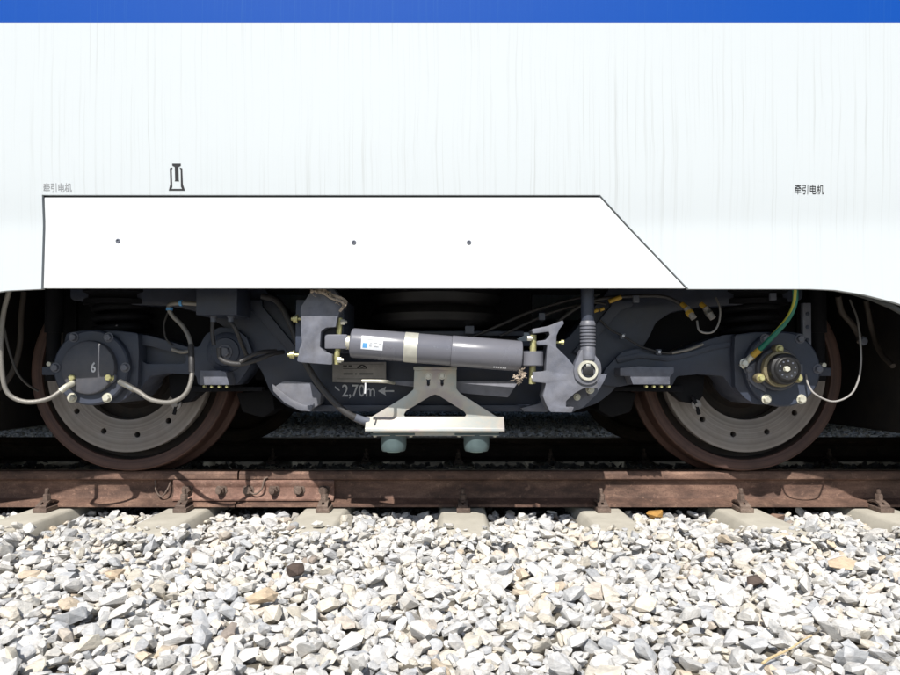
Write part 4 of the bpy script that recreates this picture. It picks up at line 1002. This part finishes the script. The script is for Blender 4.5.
gl = tube('cable_lug', [(752,356,2.695),(747,361,2.71),(741,367,2.72)], 0.012, M['zincw'], bog, 12)
bolt(744, 363, 2.705, 0.013, M['steel'], gl, h=0.014)
tube('cable_sleeve', [(760,349.5,2.682),(754,354.5,2.70),(750,358.5,2.707)], 0.0125, M['yellow'], gl, 12)
tube('wire_loop', [(806,375,2.74),(808,384,2.72),(815,394,2.70),(833,401.5,2.69),(850,395,2.68),(858,381,2.68),(861,362,2.68),(860,338,2.70),(857,318,2.75),(850,300,2.8)], 0.0038, M['wire'], bog, 10)
vb = plate('upright_bracket', [(803,303),(811,303),(811.5,356),(807,356),(806.5,345),(803,344)], 2.76, 0.02, M['slate_lit'], bog, 0.0015)
for i in range(3): bolt(807.5, 314+i*13, 2.76, 0.006, M['slate'], vb)
# connectors above the right arm
cn = []
for px, py in ((690,313),(709,313)):
    t_ = tube('connector', [(px-3.5,py-5,2.72),(px,py,2.71),(px+4,py+5.5,2.70)], 0.0125, M['plate'], bog, 14, curve=3)
    tube('connector_ring', [(px-1.5,py-1.5,2.716),(px+0.8,py+1.5,2.707)], 0.0150, M['yellow'] if px < 700 else M['steel'], t_, 14, curve=2)
    tube('connector_boot', [(px-8,py-9,2.74),(px-3.5,py-5,2.72)], 0.010, M['yellow'], t_, 10, curve=2); cn.append(t_)
tube('wire', [(697,321,2.70),(699,330,2.68),(706,333,2.68),(714,331,2.68),(719,322,2.69),(720,309,2.70),(716,298,2.74)], 0.0038, M['wire'], bog, 10)
tube('cable', [(548,330,2.80),(575,309,2.78),(600,299,2.77),(640,296,2.76),(665,297,2.76),(681,304,2.75)], 0.007, M['cable'], bog, 10)
tube('cable', [(470,338,2.84),(500,325,2.83),(530,312,2.82),(570,300,2.80),(600,294,2.8)], 0.006, M['cable'], bog, 10)
tube('cable', [(500,336,2.82),(530,322,2.82),(556,311,2.8),(590,303,2.79),(606,304,2.78)], 0.0055, M['cable'], bog, 10)
def tagp(px0, py0, px1, py1, d, r=0.009): return tube('cable_tag', [(px0,py0,d),(px1,py1,d)], r, M['yellow'], bog, 10, curve=2)
tagp(609,301.5,621,297,2.75); tagp(594,311.5,598,310,2.76,0.007); tagp(600,310,604,308.5,2.76,0.007)
for px, py in ((636,298.5),(542,316),(773,296)):
    q = W(px, py, 2.72); box('cable_clip', q.x-0.012, q.x+0.012, 2.715, 2.73, q.z-0.016, q.z+0.012, M['gland'], bog, 0.002)
for px, py in ((623,336),(659,352),(736,348)):
    q = W(px, py, 2.79); t_ = box('cable_tie', q.x-0.011, q.x+0.011, 2.79, 2.81, q.z-0.011, q.z+0.011, M['gland'], bog, 0.003)
    lathe('stud', [(0,-0.006),(0.0055,-0.006),(0.0055,0.003)], (q.x, 2.788, q.z), M['sticker'], t_, seg=8)
tube('wire', [(600,320,2.80),(611,330,2.80),(623,336,2.79),(640,346,2.79),(659,352,2.79),(672,353,2.80)], 0.0045, M['cable'], bog, 8)
tube('wire', [(672,353,2.80),(690,349,2.79),(703,344,2.79)], 0.006, M['braid'], bog, 8)
tube('wire', [(172,349,2.79),(181,352,2.79),(190,351,2.79)], 0.008, M['braid'], bog, 8)
# slack adjuster / caliper bolts seen against the discs
for f in (lambda p: p, MIR):
    P = f([(168,372),(200,372),(204,390),(190,402),(176,404),(170,396)]); cp = plate('caliper_arm', P, 2.93, 0.06, M['black'], bog, 0.004)
    q = W(*f([(177,404.5)])[0], 2.92); lathe('pivot', [(0,-0.02),(0.008,-0.02),(0.010,-0.012),(0.020,-0.010),(0.021,0.0),(0.016,0.02)], (q.x, 2.92, q.z), M['plate'], cp, seg=18)
    tube('pivot_rod', [(*f([(181,396)])[0],2.91),(*f([(177,404)])[0],2.91),(*f([(174,414)])[0],2.92)], 0.008, M['black'], cp, 8)
    plate('pull_rod', f([(190,386),(262,387),(262,391),(190,392)]), 2.90, 0.05, M['black'], bog, 0.003)
    plate('brake_beam', f([(236,393),(272,389),(275,410),(262,418),(242,412)]), 3.10, 0.20, M['black'], bog, 0.01)
# hanging hoses in the shaded corner right of the wheel
tube('hose', [(838,296,2.85),(842,312,2.88),(852,324,2.9),(859,336,2.9),(860,342,2.88)], 0.012, M['brownhose'], bog, 10)
tube('hose', [(866,300,3.0),(872,330,3.05),(880,352,3.0),(893,366,2.9)], 0.011, M['brownhose'], bog, 10)
q = W(861, 343, 2.86); bolt(863, 341, 2.86, 0.014, M['gland'], bog)
